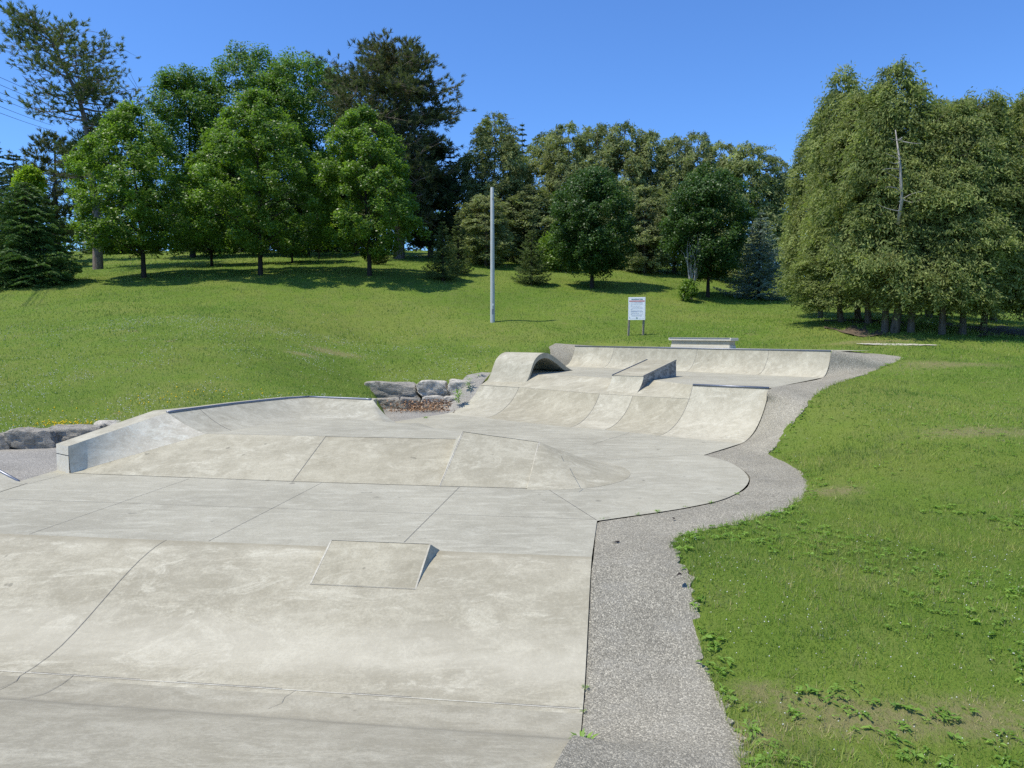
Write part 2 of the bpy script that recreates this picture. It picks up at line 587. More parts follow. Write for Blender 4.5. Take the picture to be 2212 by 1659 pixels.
def build_ground():
    def axis(lo, hi, d0, grow, start):
        a = [start]
        d = d0
        while a[-1] < hi:
            a.append(a[-1] + d)
            d *= grow
        return a
    ys = axis(0, 330, .16, 1.0, 3.0)
    ys = [3.0]
    while ys[-1] < 330:
        y = ys[-1]
        ys.append(y + (.16 if y < 22 else .22 if y < 40 else .22 + (y - 40) * .03))
    ys = [-40, -25, -14, -7, -2, 0.5] + ys
    xs = [0.0]
    while xs[-1] < 300:
        x = xs[-1]
        xs.append(x + (.2 if x < 14 else .2 + (x - 14) * .035))
    xs = [-x for x in xs[:0:-1]] + xs
    X, Y = np.meshgrid(xs, ys)
    xy = np.stack([X.ravel(), Y.ravel()], 1)
    z = surf_z(xy)
    V = np.column_stack([xy, z])
    n, m = len(ys), len(xs)
    i = np.arange(n * m).reshape(n, m)
    F = np.stack([i[:-1, :-1], i[:-1, 1:], i[1:, 1:], i[1:, :-1]], -1).reshape(-1, 4)
    me = np_mesh('ground', V, F, np.clip(dryness(xy), 0, 1), smooth=True)
    m_, nt, out = new_mat('lawn_soil')
    N = NT(nt)
    p = N.pos()
    a = N.noise(p, .16, 4, .6)
    b = N.noise(p, 1.3, 5, .7)
    f = N.noise(p, 26, 4, .75)
    c = N.ramp(a, [(.38, (.120, .190, .026)), (.5, (.150, .215, .032)), (.62, (.190, .230, .045))])
    c = N.mix(N.ramp(b, [(.45, 0.0), (.7, .55)]), c, (.17, .19, .06))
    c = N.mix(N.ramp(f, [(.35, .5), (.52, 0.0)]), c, (.08, .125, .02))
    dry = N.noise(N.mapping(p, loc=(5, 3, 0)), .55, 5, .65)
    c = N.mix(N.ramp(dry, [(.66, 0.0), (.74, .7)]), c, (.26, .20, .11))
    da = nt.nodes.new('ShaderNodeAttribute')
    da.attribute_name = 'tint'
    dn = N.math('MULTIPLY', da.outputs['Fac'], N.ramp(N.noise(p, 9, 4, .7), [(.35, .35), (.6, 1.3)]))
    c = N.mix(N.ramp(dn, [(.2, 0.0), (.9, .62)]), c, (.27, .215, .115))
    bs = N.principled(c, .95, N.bump(f, .8, .05), .1)
    N.l(bs.outputs[0], out.inputs[0])
    o = link('ground', me, m_)
    tag(o, 'green mown grassy hillside around the skatepark', None, None, 'structure')


build_ground()

# ------------------------------------------------------------------ concrete building blocks
def curve(kind, n):
    """profile as (horizontal, vertical) fractions"""
    ts = np.linspace(0, 1, n + 1)
    if kind == 'mild': return [(t, .42 * t + .58 * t * t) for t in ts]
    if kind == 'flat': return [(t, t) for t in ts]
    if kind == 'over': return [(t, 1 - (1 - t) ** 1.0) for t in ts]
    if isinstance(kind, tuple):          # circular transition, kind = (run, rise)
        th = 2 * math.atan2(kind[1], kind[0])
        return [(math.sin(th * t) / math.sin(th) if th < PI / 2 else math.sin(th * t) / 1.0, (1 - math.cos(th * t)) / (1 - math.cos(th))) for t in ts]
    if kind == 'soft':                   # concave foot then straight
        return [(t, (t * t * (1.55 - .55 * t))) for t in ts]


def dens(pts, n):
    out = []
    for i in range(len(pts) - 1):
        for k in range(n): out.append(pts[i] + (pts[i + 1] - pts[i]) * k / n)
    out.append(pts[-1])
    return out


def loft(foot, top, prof):
    rows = []
    for h, v in prof:
        rows.append([np.array([a[0] + (b[0] - a[0]) * h, a[1] + (b[1] - a[1]) * h, a[2] + (b[2] - a[2]) * v]) for a, b in zip(foot, top)])
    return rows


def ribbon(pts, w, lift=.004):
    """thin strip along a 3-D polyline"""
    pts = [np.asarray(p, float) for p in pts]
    L, Rr = [], []
    for i, p in enumerate(pts):
        d = pts[min(i + 1, len(pts) - 1)] - pts[max(i - 1, 0)]
        s = np.array([-d[1], d[0], 0])
        s = s / (np.linalg.norm(s) + 1e-9) * w / 2
        L.append(p + s + [0, 0, lift])
        Rr.append(p - s + [0, 0, lift])
    return [L, Rr]


def add_joint(pts, parent, w=.011, lift=.005, mat='joint'):
    return MB().grid(ribbon(pts, w * (.55 if mat == 'joint' else .72), lift)).build('control_joint', M[mat], parent, recalc=True)


# ---- main floor
floor = empty('skatepark_floor')
tag(floor, 'flat grey concrete floor of the skatepark', None, None, 'structure')
fb = MB()
main_out = [pk(-18, CREST_R)] + arc_s + [bank_foot[-1]] + bank_foot[-2::-1] + [at(850, 911, 0), np.array([-9.0, 19.0, 0]), at(121, 1016, 0), at(38, 1041, 0), np.array([-15, 14.2, 0])]
fb.poly(main_out)
fb.build('main_slab', M['floor'], floor)
ub = MB()
ub.poly(roll + [qcop[1]] + fq_foot[::-1] + [at(1190, 793, UP)])
ub.build('upper_slab', M['floor'], floor)
for s, a_, b_ in [(-2.76, 9.42, 13.35), (-5.36, 9.42, 13.38), (-8.0, 9.42, 13.42), (-10.65, 9.42, 13.5)]:
    add_joint([pk(s, a_), pk(s, (a_ + b_) / 2), pk(s, b_)], floor)
add_joint([pk(-16, 11.37), pk(-8, 11.37), pk(S_EDGE, 11.3)], floor, .010)
add_joint([at(1289, 1124, 0), at(1185, 1058, 0)], floor)
add_joint([at(1165, 948, 0), at(1424, 944, 0)], floor, .012)
add_joint([at(1310, 994, 0), at(1520, 981, 0)], floor, .014)
add_joint([at(1280, 960, 0), at(1360, 935, 0)], floor, .012)
add_joint([at(1180, 860, UP * 0 + 0), at(1190, 858, 0)], floor, .01)
add_joint([at(1420, 816, UP), at(1660, 812, UP)], floor, .012)

# ---- foreground bank with the low trough in front
prof_r = [(9.40, 0), (9.30, -.004), (9.15, -.022), (9.0, -.05), (8.8, -.10), (8.6, -.165), (8.37, -.25), (8.1, -.36), (7.84, -.465), (7.6, -.555), (7.4, -.618), (7.2, -.660), (7.0, -.682), (6.8, -.69)]
trough = [(6.55, -.692), (6.42, -.688), (6.36, -.680), (6.29, -.656), (6.22, -.618), (6.14, -.572), (6.04, -.530), (5.9, -.488), (5.6, -.418), (5.2, -.34), (4.6, -.23), (3.8, -.08), (2.6, .15), (1.0, .5)]


def tw(s):            # the trough runs slightly askew to the park axes
    return 0.0 * s


fgb = empty('concrete_bank', pk(-6, 8.5, -.6) * 0)
tag(fgb, 'wide smooth concrete bank sloping down to the camera in the foreground', 'skate ramp')
ss = [S_EDGE, -1, -2, -3, -4, -5, -6, -7, -8, -10, -12, -15, -18]
mb = MB().grid([[pk(s, r, z) for s in ss] for r, z in prof_r])
mb.build('bank_face', M['slope'], fgb, True)
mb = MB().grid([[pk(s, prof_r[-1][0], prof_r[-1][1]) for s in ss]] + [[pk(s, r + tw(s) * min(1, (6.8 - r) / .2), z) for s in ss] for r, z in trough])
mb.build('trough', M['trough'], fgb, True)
mb = MB().grid([[pk(S_EDGE, r, z) for r, z in prof_r + trough], [pk(S_EDGE, r, z - .5) for r, z in prof_r + trough]])
mb.build('edge_face', M['floor'], fgb, False)
add_joint([pk(-5.95, r, z) for r, z in prof_r] + [pk(-5.9, 6.7, -.692), pk(-5.95, 6.3, -.672)], fgb, .012, .006)
add_joint([pk(s, 6.88, -.6885) for s in (S_EDGE, -3, -6, -9, -14)], fgb, .024, .005, 'worn')
for a_, b_ in ((-.3, -1.1), (-1.9, -2.5), (-3.2, -4.3), (-4.7, -5.9)): add_joint([pk(a_, 6.895, -.6885), pk(b_, 6.895, -.6885)], fgb, .009, .007)
add_joint([pk(-5.42, 6.89, -.689), pk(-5.40, 6.7, -.692), pk(-5.42, 6.5, -.691), pk(-5.55, 6.33, -.679), pk(-5.8, 6.24, -.652)], fgb, .010, .007)
add_joint([pk(-3.05, 6.88, -.689), pk(-3.10, 6.74, -.692), pk(-3.08, 6.62, -.692), pk(-3.16, 6.5, -.692)], fgb, .006, .006)

# ---- kicker on the crest
def bank_z(r):
    a = np.array(prof_r[::-1])
    return float(np.interp(r, a[:, 0], a[:, 1]))


def bank_hit(x, y):
    for k in range(400):
        z = -k * .0016
        p = at(x, y, z)
        if bank_z(p[:2] @ FV) >= z: return p
    return at(x, y, -.3)


kick = empty('kicker_ramp')
tag(kick, 'small concrete launch wedge poking up over the crest of the foreground bank', 'skate ramp')
kb0, kb1 = bank_hit(670, 1262), bank_hit(897, 1273)
kt1 = along(kb1, 7.7, 929, 1174)
kt0 = along(kb0, 7.7, 716, 1167)
zt = (kt0[2] + kt1[2]) / 2
kt0, kt1 = at(716, 1166.5, zt), at(929, 1175, zt)
kr1 = at(950, 1188, 0.003)
kr0 = kr1 + (kt0 - kt1)
kr0[2] = .003
print('kicker', kb0, kb1, kt0, kt1, kr1)
top = [[kb0 + (kb1 - kb0) * u + (kt0 + (kt1 - kt0) * u - kb0 - (kb1 - kb0) * u) * w for u in np.linspace(0, 1, 9)] for w in np.linspace(0, 1, 7)]
top.append([kt0 + (kt1 - kt0) * u + np.array([.012 * FV[0], .012 * FV[1], -.012]) for u in np.linspace(0, 1, 9)])
MB().grid(top).build('wedge_top', M['bankB'], kick, True, angle=30)
MB().poly([kt0 + np.array([0, .01, -.012]), kt1 + np.array([0, .01, -.012]), kr1, kr0]).build('back_face', M['floor'], kick)
side = []
for k in range(9):
    t = k / 8
    p = kb1 + (kt1 - kb1) * t
    r = p[:2] @ FV
    q = kb1[:2] + (kr1[:2] - kb1[:2]) * t
    side.append((p, np.array([q[0], q[1], bank_z(q @ FV) - .002])))
MB().grid([[a for a, b in side], [b for a, b in side]]).build('side_face', M['bowl'], kick)
side = []
for k in range(9):
    t = k / 8
    p = kb0 + (kt0 - kb0) * t
    q = kb0[:2] + (kr0[:2] - kb0[:2]) * t
    side.append((p, np.array([q[0], q[1], bank_z(q @ FV) - .002])))
MB().grid([[a for a, b in side], [b for a, b in side]]).build('side_face', M['bowl'], kick)

for P_ in ([kb0, kb1], [kb0, kt0], [kt0, kt1], [kb1, kt1]):
    add_joint(dens([P_[0] + np.array([0, 0, .0]), P_[1]], 6), kick, .030, .003, 'worn')
add_joint(dens([kb0, kb1], 6), kick, .008, .008)

# ---- funbox: banks, hip and cone round a low deck
fun = empty('funbox')
tag(fun, 'low concrete funbox with sloped panels, raised hip and rounded cone end in mid park', 'skate ramp')
f0 = at(150, 1022, .003)
s1b, s2b, s3b = at(632, 1040, .003), at(950, 1050, .003), at(1140, 1055, .003)
t0 = at(444, 937, DK)
s1t = at(704, 942.5, DK)
s2t = at(985, 948, DK)
TL = at(1000, 932, Y=15.22)
TR = at(1165, 955, Y=15.15)
E_ = lambda p, z: np.array([p[0], p[1], z])
print('hip', s1t, s2t, TL, TR)
a_, b_ = dens([f0, s1b], 8), dens([t0, s1t], 8)
MB().grid(loft(a_, b_, curve('flat', 6))).build('bank_panel', M['bank'], fun, True)
a_, b_ = dens([s1b, s2b], 6), dens([s1t, s2t], 6)
MB().grid(loft(a_, b_, curve('flat', 6))).build('bank_panel', M['bankB'], fun, True)
a_, b_ = dens([s2b, s3b], 6), dens([TL, TR], 6)
MB().grid(loft(a_, b_, curve('flat', 6))).build('hip_panel', M['bank'], fun, True)
TLd = E_(TL, DK)
MB().poly([s2b, TL, E_(TL + [.3, .9, 0], DK), s2t]).build('hip_side', M['bowl'], fun)
deck_edge = at(856, 913.5, DK - .08)
TLr = E_(TL + [.3, .9, 0], DK)
back = [deck_edge, TLr, TL, TR]
backf = [at(905, 914, 0.003), TL * [1, 1, 0] + [1.0, 2.2, .003], TL * [1, 1, 0] + [1.05, 2.15, .003], TR * [1, 1, 0] + [.55, 1.75, .003]]
MB().grid(loft(dens(backf, 8), dens(back, 8), curve('flat', 5))).build('rear_slope', M['floor'], fun, True)
# cone end
rows = []
Rc = 1.80
an0 = math.atan2(s3b[1] - TR[1], s3b[0] - TR[0])
an1 = math.atan2(1.75, .55)
for k in range(13):
    rho = k / 12
    row = []
    for j in range(41):
        an = an0 + (an1 - an0) * j / 40
        row.append(TR * [1, 1, 0] + np.array([math.cos(an) * Rc * rho, math.sin(an) * Rc * rho, .003 + (TR[2] - .003) * (1 - rho) ** (1.0 + .28 * min(1, j / 14))]))
    rows.append(row)
MB().grid(rows).build('cone_end', M['bank'], fun, True)
deck_foot = [at(444, 937, DK), at(500, 930, DK), at(549, 922, DK), at(600, 914, DK), at(648, 907, DK), at(700, 905, DK), at(747, 905, DK), at(790, 907, DK), at(825, 911, DK), at(856, 913.5, DK - .08)]
MB().add([p for p in deck_foot + [TLr, s2t, s1t]], [tuple(range(len(deck_foot) + 3))]).build('deck', M['floor'], fun)
for P_ in ([s1t, s2t], [TL, TR], [s2b, TL], [s3b, TR]): add_joint(dens([P_[0], P_[1]], 6), fun, .05, .003, 'worn')
for p, q in ((s1b, s1t), (s2b, TL), (s3b, TR)): add_joint([p, p + (q - p) * .5, q], fun, .014, .006)
add_joint([t0, s1t], fun, .012, .006)
add_joint([f0, s1b, s2b, s3b], fun, .012, .006)

def skid(pts, parent, w):
    add_joint(smooth_poly(pts, 5), parent, w, .006)


def cone_z(x, y):
    rho = min(1.0, math.hypot(x - TR[0], y - TR[1]) / Rc)
    return .003 + (TR[2] - .003) * (1 - rho) ** 1.28


def on_cone(x, y):
    p = at(x, y, .25)
    for _ in range(6): p = at(x, y, cone_z(p[0], p[1]))
    return p


skid([on_cone(1212, 985), on_cone(1222, 1003), on_cone(1236, 1017)], fun, .012)
skid([on_cone(1232, 1026), on_cone(1250, 1037)], fun, .016)

# ---- corner quarter pipe with the low wall on the left
cq = empty('corner_quarter_pipe')
tag(cq, 'curved grey corner quarter pipe with steel coping and low wall running to the left', 'skate ramp')
cop = [at(361, 891, COP), at(430, 882, COP), at(500, 873, COP), at(560, 866.5, COP), at(620, 860.5, COP), at(668, 857.5, COP), at(730, 860, COP), at(770, 861.5, COP), at(802, 863.3, COP), at(806, 864, COP)]
rows = loft(dens(deck_foot, 3), dens(cop, 3), curve('mild', 10))
MB().grid(rows).build('transition', M['bowl'], cq, True)
# wall front: inner top edge from (147,964) to (361,891); foot follows the bank edge
wt = [at(147, 964, Y=f0[1]), at(361, 891, COP)]
wf = [f0 + [.03, -.01, 0], t0]
wo = [at(121, 960, Y=f0[1] + .32), at(332, 886, Y=cop[0][1] + .42)]
wo[1][2] = COP
wo[0][2] = wt[0][2]
n = 14
inner = dens(wt, n)
feet = dens(wf, n)
outer = dens(wo, n)
rows = []
for h, v in [(t_, .60 * t_ + .40 * t_ * t_) for t_ in np.linspace(0, 1, 9)]:
    rr = []
    for i, (a, b) in enumerate(zip(feet, inner)):
        k = i / n
        hh = h
        rr.append(np.array([a[0] + (b[0] - a[0]) * hh, a[1] + (b[1] - a[1]) * hh, a[2] + (b[2] - a[2]) * v]))
    rows.append(rr)
MB().grid(rows).build('wall_face', M['wall'], cq, True)
cop_out = [c + np.array([-.30, .36, 0]) for c in cop[1:-2]] + [cop[-2] + [.0, .42, 0], cop[-1] + [.02, .42, 0]]
MB().grid([inner + cop[1:], outer + cop_out]).build('wall_top', M['paleB'], cq)
drop = [p * [1, 1, 0] + [0, 0, -.1] for p in outer + cop_out]
MB().grid([outer + cop_out, drop]).build('outer_face', M['bowl'], cq)
# end block with its horizontal construction joint
e0, e1 = inner[0], outer[0]
g0, g1 = f0 * [1, 1, 0] + [0, 0, -.02], e1 * [1, 1, 0] + [0, 0, -.02]
midz = e0[2] - .19
E = lambda p, z: np.array([p[0], p[1], z])
MB().poly([e0, e1, E(e1, midz + .008), E(e0, midz + .008)]).build('end_cap', M['white'], cq)
MB().poly([E(e0, midz - .008), E(e1, midz - .008), g1, g0]).build('end_face', M['white'], cq)
MB().poly([E(e0, midz + .008) + [.0, .012, 0], E(e1, midz + .008) + [0, .012, 0], E(e1, midz - .008) + [0, .012, 0], E(e0, midz - .008) + [0, .012, 0]]).build('control_joint', M['joint'], cq)
MB().tube([c + [0, 0, .004] for c in dens(cop[:6], 3)], .032, 8).build('coping', M['steel'], cq, True)
MB().tube([c + [0, 0, .004] for c in dens(cop[5:9], 3)], .032, 8).build('coping', M['steel'], cq, True)
sm = [rows_[3] for rows_ in loft(dens(deck_foot, 3), dens(cop, 3), curve('mild', 10))]
add_joint(sm, cq, .014, .006)
# cheek at the right end
lastc = [r_[0] for r_ in loft([deck_foot[-1]], [cop[-1]], curve('mild', 10))]
flare = [np.array([p[0] + .03, p[1] + .06, -.02]) for k, p in enumerate(lastc)]
MB().grid([lastc, [(p + q) / 2 + [0, 0, .10] for p, q in zip(lastc, flare)], flare]).build('cheek', M['paleB'], cq, True)
MB().grid([[lastc[-1], cop_out[-1]], [flare[-1], cop_out[-1] * [1, 1, 0] + [.0, .0, -.02]]]).build('cheek', M['bowl'], cq)

# ---- sliver of another ramp on the far left
lq = empty('quarter_pipe')
tag(lq, 'steel edged ramp corner cut off by the left edge of the picture', 'skate ramp', None)
a0, a1 = at(40, 1040, .006), at(-60, 985, .30)
b0, b1 = at(60, 1043, .006), at(-70, 1085, .006)
rows = loft(dens([b0, b1], 8), dens([a0, a1], 8), curve((1.0, .5), 6))
MB().grid(rows).build('transition', M['bowl'], lq, True)
MB().tube([a0, a1], .03, 8).build('coping', M['steel'], lq, True)
MB().poly([a0, a1, a1 * [1, 1, 0], a0 * [1, 1, 0]]).build('back_face', M['bowl'], lq)

# ---- quarter pipe beside the long bank
rq = empty('quarter_pipe')
tag(rq, 'pale quarter pipe with steel coping beside the dark asphalt slope', 'skate ramp')
qf = dens(bank_foot[4:6], 8)
qt = dens(qcop, 8)
MB().grid(loft(qf, qt, curve((1.7, 1.1), 12))).build('transition', M['pale'], rq, True)
qprofR = [r[0] for r in loft([qf[-1]], [qt[-1]], curve((1.7, 1.1), 12))]
qprofL = [r[0] for r in loft([qf[0]], [qt[0]], curve((1.7, 1.1), 60))]
MB().grid([qprofR, [p + [.0, 0, -.4] for p in qprofR]]).build('edge_face', M['floor'], rq)
MB().tube([qt[0] + [0, 0, .012], qt[-1] + [0, 0, .012]], .032, 8).build('coping', M['steel'], rq, True)
add_joint(qprofL, rq, .016, .008)

# ---- long bank up to the second level
bank = empty('long_bank')
tag(bank, 'long pale concrete bank in seamed panels rising to the upper level', 'skate ramp')
NB = 10


def resample(P, n):
    P = np.array(P)
    d = np.concatenate([[0], np.cumsum(np.linalg.norm(np.diff(P, axis=0), axis=1))])
    return [np.array([np.interp(t, d, P[:, k]) for k in range(3)]) for t in np.linspace(0, d[-1], n + 1)]


cut = int(np.argmin([abs(p[2] - .86) for p in qprofL]))
bank_joint[4] = qprofL[cut]
colsB = [resample([r[0] for r in loft([bank_foot[i]], [bank_joint[i]], curve((1.45, .85), 24))], NB) for i in range(4)]
colsB.append(resample(qprofL[:cut + 1], NB))
mats = ['paleB', 'bankB', 'pale', 'bankB']
for i in range(4):
    A_, B_ = colsB[i], colsB[i + 1]
    MB().grid([[A_[k] + (B_[k] - A_[k]) * u for u in np.linspace(0, 1, 6)] for k in range(NB + 1)]).build('bank_panel', M[mats[i]], bank, True)
up_foot = dens([bank_joint[0], bank_joint[1]], 4)[:-1] + dens(bank_joint[1:3], 6)[:-1] + dens(bank_joint[2:4], 6)[:-1] + dens(bank_joint[3:5], 6)
rl = dens(roll, 12)
L_ = len(rl)
up_top = [rl[int(round(i * (L_ - 1) / (len(up_foot) - 1)))] for i in range(len(up_foot))]
rowsU = loft(up_foot, up_top, curve('over', 8))
endQ = resample(qprofL[cut:], 8)
for k in range(9):
    n_ = len(rowsU[k])
    off = endQ[k] - rowsU[k][-1]
    for q_ in range(6): rowsU[k][n_ - 1 - q_] = rowsU[k][n_ - 1 - q_] + off * (1 - q_ / 6)
MB().grid(rowsU).build('upper_panel', M['bank'], bank, True)
for i in (1, 2, 3):
    add_joint(colsB[i], bank, .018, .006)
add_joint(bank_joint, bank, .018, .006)
MB().grid([colsB[0], [p + [-.02, 0, -.35] for p in colsB[0]]]).build('edge_face', M['bowl'], bank)

# ---- far quarter pipe
fq = empty('quarter_pipe')
tag(fq, 'long pale quarter pipe across the back of the park below the ledge', 'skate ramp')
fm = ['pale', 'paleB', 'pale', 'pale']
for i in range(4):
    a_, b_ = dens(fq_foot[i:i + 2], 4), dens(fq_top[i:i + 2], 4)
    MB().grid(loft(a_, b_, curve((1.2, .95), 10))).build('transition', M[fm[i]], fq, True)
for i in (1, 2, 3):
    add_joint([r[0] for r in loft([fq_foot[i]], [fq_top[i]], curve((1.2, .95), 10))], fq, .02, .007)
MB().tube([fq_top[0] + [0, 0, .01], fq_top[-1] + [0, 0, .01]], .024, 8).build('coping', M['steel'], fq, True)
fprofR = [r[0] for r in loft([fq_foot[-1]], [fq_top[-1]], curve((1.2, .95), 10))]
MB().grid([fprofR, [p + [0, 0, -.4] for p in fprofR]]).build('edge_face', M['floor'], fq)
U2 = np.array([math.sin(math.radians(46.4)), math.cos(math.radians(46.4)), 0])
MB().poly([fq_top[0], fq_top[-1], fq_top[-1] + U2 * 1.7 + [.5, -.4, 0], fq_top[0] + U2 * 1.7]).build('platform', M['floor'], fq)

# ---- wave ramp
wave = empty('wave_ramp')
tag(wave, 'curled concrete wave ramp with an open arch underneath', 'skate ramp')
w0 = at(1121, 837, .852)
w1 = at(1238, 800, UP + .004)
hd = math.degrees(math.atan2(w1[0] - w0[0], w1[1] - w0[1]))
zz = lambda x, y: (960.1 + x * .248, 713.2 + y * .248)
out_px = [(650, 498), (678, 486), (705, 462), (728, 420), (745, 375), (760, 325), (778, 275), (800, 240), (830, 212), (868, 198), (905, 203), (945, 224), (1000, 266), (1060, 316), (1095, 340), (1120, 350)]
und_px = [(688, 492), (708, 478), (728, 450), (748, 405), (764, 360), (780, 318), (798, 286), (822, 262), (850, 248), (880, 243), (910, 251), (945, 270), (985, 300), (1020, 330), (1042, 347), (1052, 352)]
outer = [along(w0, hd, *zz(*p)) for p in out_px]
under = [along(w0, hd, *zz(*p)) for p in und_px]
wl = at(1037, 832, .852) - w0
outer = smooth_poly(outer, 3)
under = smooth_poly(under, 3)
nx = 7
MB().grid([[p + wl * k / nx for p in outer] for k in range(nx + 1)]).build('riding_face', M['paleB'], wave, True)
MB().grid([[p + wl * k / nx for p in under] for k in range(nx + 1)]).build('underside', M['bowl'], wave, True)
MB().grid([outer, under]).build('side_face', M['bowl'], wave)
MB().grid([[p + wl for p in outer], [p + wl for p in under]]).build('side_face', M['bowl'], wave)

# ---- sloping box on the upper level
box = empty('ramp_box')
tag(box, 'sloping concrete box with dark stained side and curved front lip', 'skate ramp')
bj = at(1371, 854.5, .852)
hdb = 32.1
bFR = along(bj, hdb, 1390, 813)
bBR = along(bj, hdb, *zz(2018, 263))
bBRb = along(bj, hdb, *zz(2018, 404))
bG = along(bj, hdb, *zz(1810, 431))
front_px = [(1653, 568), (1678, 544), (1697, 514), (1713, 481), (1725, 448), (1735, 403)]
fr = smooth_poly([along(bj, hdb, *zz(*p)) for p in front_px], 3)
bFL = at(*zz(1462, 393), bFR[2])
wv = bFL - bFR
jl = at(1301, 850.5, .852) - fr[0]
print('box', bFR, bBR, bBRb, bG, wv, jl)
nfr = len(fr)
MB().grid([[p for p in fr], [p + wv * (i / (nfr - 1)) + jl * (1 - i / (nfr - 1)) for i, p in enumerate(fr)]]).build('front_lip', M['pale'], box, True)
MB().grid([[bFR, bBR], [bFR + wv, bBR + wv]]).build('top_face', M['bankB'], box)
sidep = fr + [bBR, bBRb, bG, along(bj, hdb, *zz(1700, 540))]
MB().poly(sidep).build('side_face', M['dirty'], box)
sl = [p + wv * (i / (nfr - 1)) + jl * (1 - i / (nfr - 1)) for i, p in enumerate(fr)]
MB().poly(sl + [bBR + wv, bBRb + wv, bG + wv]).build('side_face', M['bowl'], box)
MB().poly([bBR, bBR + wv, bBRb + wv, bBRb]).build('back_face', M['bowl'], box)
for e in (0, 1):
    a_, b_ = bFR + wv * e, bBR + wv * e
    MB().tube([a_ + [0, 0, .004], b_ + [0, 0, .004]], .022, 6).build('edge_angle', M['steel'], box)

# ---- grind ledge on the platform
led = empty('grind_ledge')
tag(led, 'low concrete grind ledge with overhanging white cap on the far platform', 'ledge')
lc = line_hit(fq_topL, fq_topR, 1491) + U2 * .85
ldir = fq_topR - fq_topL
lang = math.atan2(ldir[1], ldir[0])
led.location = (lc[0], lc[1], 2.12)
led.rotation_euler = (0, 0, lang)
LN = 2.86
MB().box((0, 0, .06), (LN - .16, .46, .12), 0, .012).build('plinth', M['white'], led)
MB().box((0, 0, .20), (LN - .20, .42, .20), 0, .012).build('body', M['floor'], led)
MB().box((0, 0, .355), (LN, .56, .11), 0, .012).build('cap', M['white'], led)
MB().box((0, -.283, .397), (LN - .1, .02, .035), 0, .004).build('edge_angle', M['steel'], led)
MB().box((0, 0, .4135), (LN - .02, .5, .006)).build('top_face', M['paleB'], led)

# ------------------------------------------------------------------ asphalt
def path_sheet(C, Oo, name, mat, cross=12, per=8, jitter=.03):
    Cd, Od = smooth_lin(C, per), smooth_lin(Oo, per)
    rows = []
    for i, (c, o) in enumerate(zip(Cd, Od)):
        row = []
        dvec = (o - c)[:2]
        o2 = o.copy()
        ln = np.linalg.norm(dvec) + 1e-6
        o2[:2] += dvec / ln * (.04 + jitter * (math.sin(i * 1.7) + math.sin(i * .63 + 1) + .7 * math.sin(i * 3.1)))
        for k in range(cross + 1):
            t = k / cross
            p = c + (o2 - c) * t
            p[2] = c[2] + (o2[2] - c[2]) * t + .012 * math.sin(p[0] * 2.3 + p[1] * 1.7) * math.sin(PI * t)
            row.append(p)
        row.append(row[-1] + np.array([0, 0, -.10]))
        row.insert(0, row[0] + np.array([0, 0, -.12]))
        rows.append(row)
    return MB().grid(rows).build(name, mat, None, True, angle=50)


def smooth_lin(P, n):
    return smooth_poly(P, n)


g = np.array([.018 * RV[0], .018 * RV[1], 0])
C_list = [pk(S_EDGE - .25, 4.0, -.02), pk(S_EDGE - .12, 5.3, -.28), pk(S_EDGE - .07, 5.75, -.39), pk(S_EDGE - .03, 6.02, -.47), pk(S_EDGE + .009, 6.16, -.60), pk(S_EDGE + .009, 6.5, -.69), pk(S_EDGE + .009, 7.0, -.70), pk(S_EDGE + .009, 7.3, -.665), pk(S_EDGE + .009, 7.7, -.545),
          pk(S_EDGE + .009, 8.1, -.385), pk(S_EDGE + .009, 8.6, -.19), pk(S_EDGE + .009, 9.0, -.07), pk(S_EDGE + .02, 9.4, -.018), pk(S_EDGE + .02, 10.2, -.018), pk(S_EDGE + .03, 11.19, -.018)]
O_a = [O[0] + np.array([-.05, -2.2, .1]), O[0] + np.array([-.02, -.8, .03]), O[0] + np.array([0, -.2, 0]), O[0], O[1] + (O[0] - O[1]) * .3, O[1], O[2], O[3], O[4], O[5], O[6], O[7], O[8], O[9], O[10], O[11]]
# arc part
arc_c = [at(x, y, -.016) + np.array([.012, -.008, 0]) for x, y in [(1360, 1117), (1430, 1106), (1530, 1088), (1600, 1062), (1618, 1040), (1610, 1020), (1566, 995), (1522, 983)]]
C_list += arc_c
O_a += [O[12], O[13], O[14], O[15], O[16], O[17], O[18], O[19]]
q1 = lambda i: qprofR[i] + np.array([.015, -.01, -.02])
C_list += [at(1600, 958.5, -.014), q1(4), q1(7), q1(10), q1(12)]
O_a += [O[19] + (O[20] - O[19]) * .45, O[20], O[22], O[23], O[24]]
up_edge = lambda t: qcop[1] + (fq_foot[-1] - qcop[1]) * t + np.array([.01, -.015, -.012])
C_list += [up_edge(.45), up_edge(.97)]
O_a += [O[25], O[26]]
C_list += [fprofR[5] + np.array([.02, -.01, -.02]), fprofR[10] + np.array([.02, -.01, -.015])]
O_a += [O[27], O[28]]
C_list += [fq_topR + U2 * .5 + np.array([.02, 0, -.012]), fq_topR + U2 * 1.3 + np.array([.02, 0, -.012])]
O_a += [O[28] * .5 + at(1872, 759.5, Y=27.75) * .5, at(1872, 759.5, Y=27.75)]
ap = path_sheet(C_list, O_a, 'path', M['asphalt'], 14, 8)
tag(ap, 'rough grey asphalt path along the right side of the concrete', None, None, 'structure')
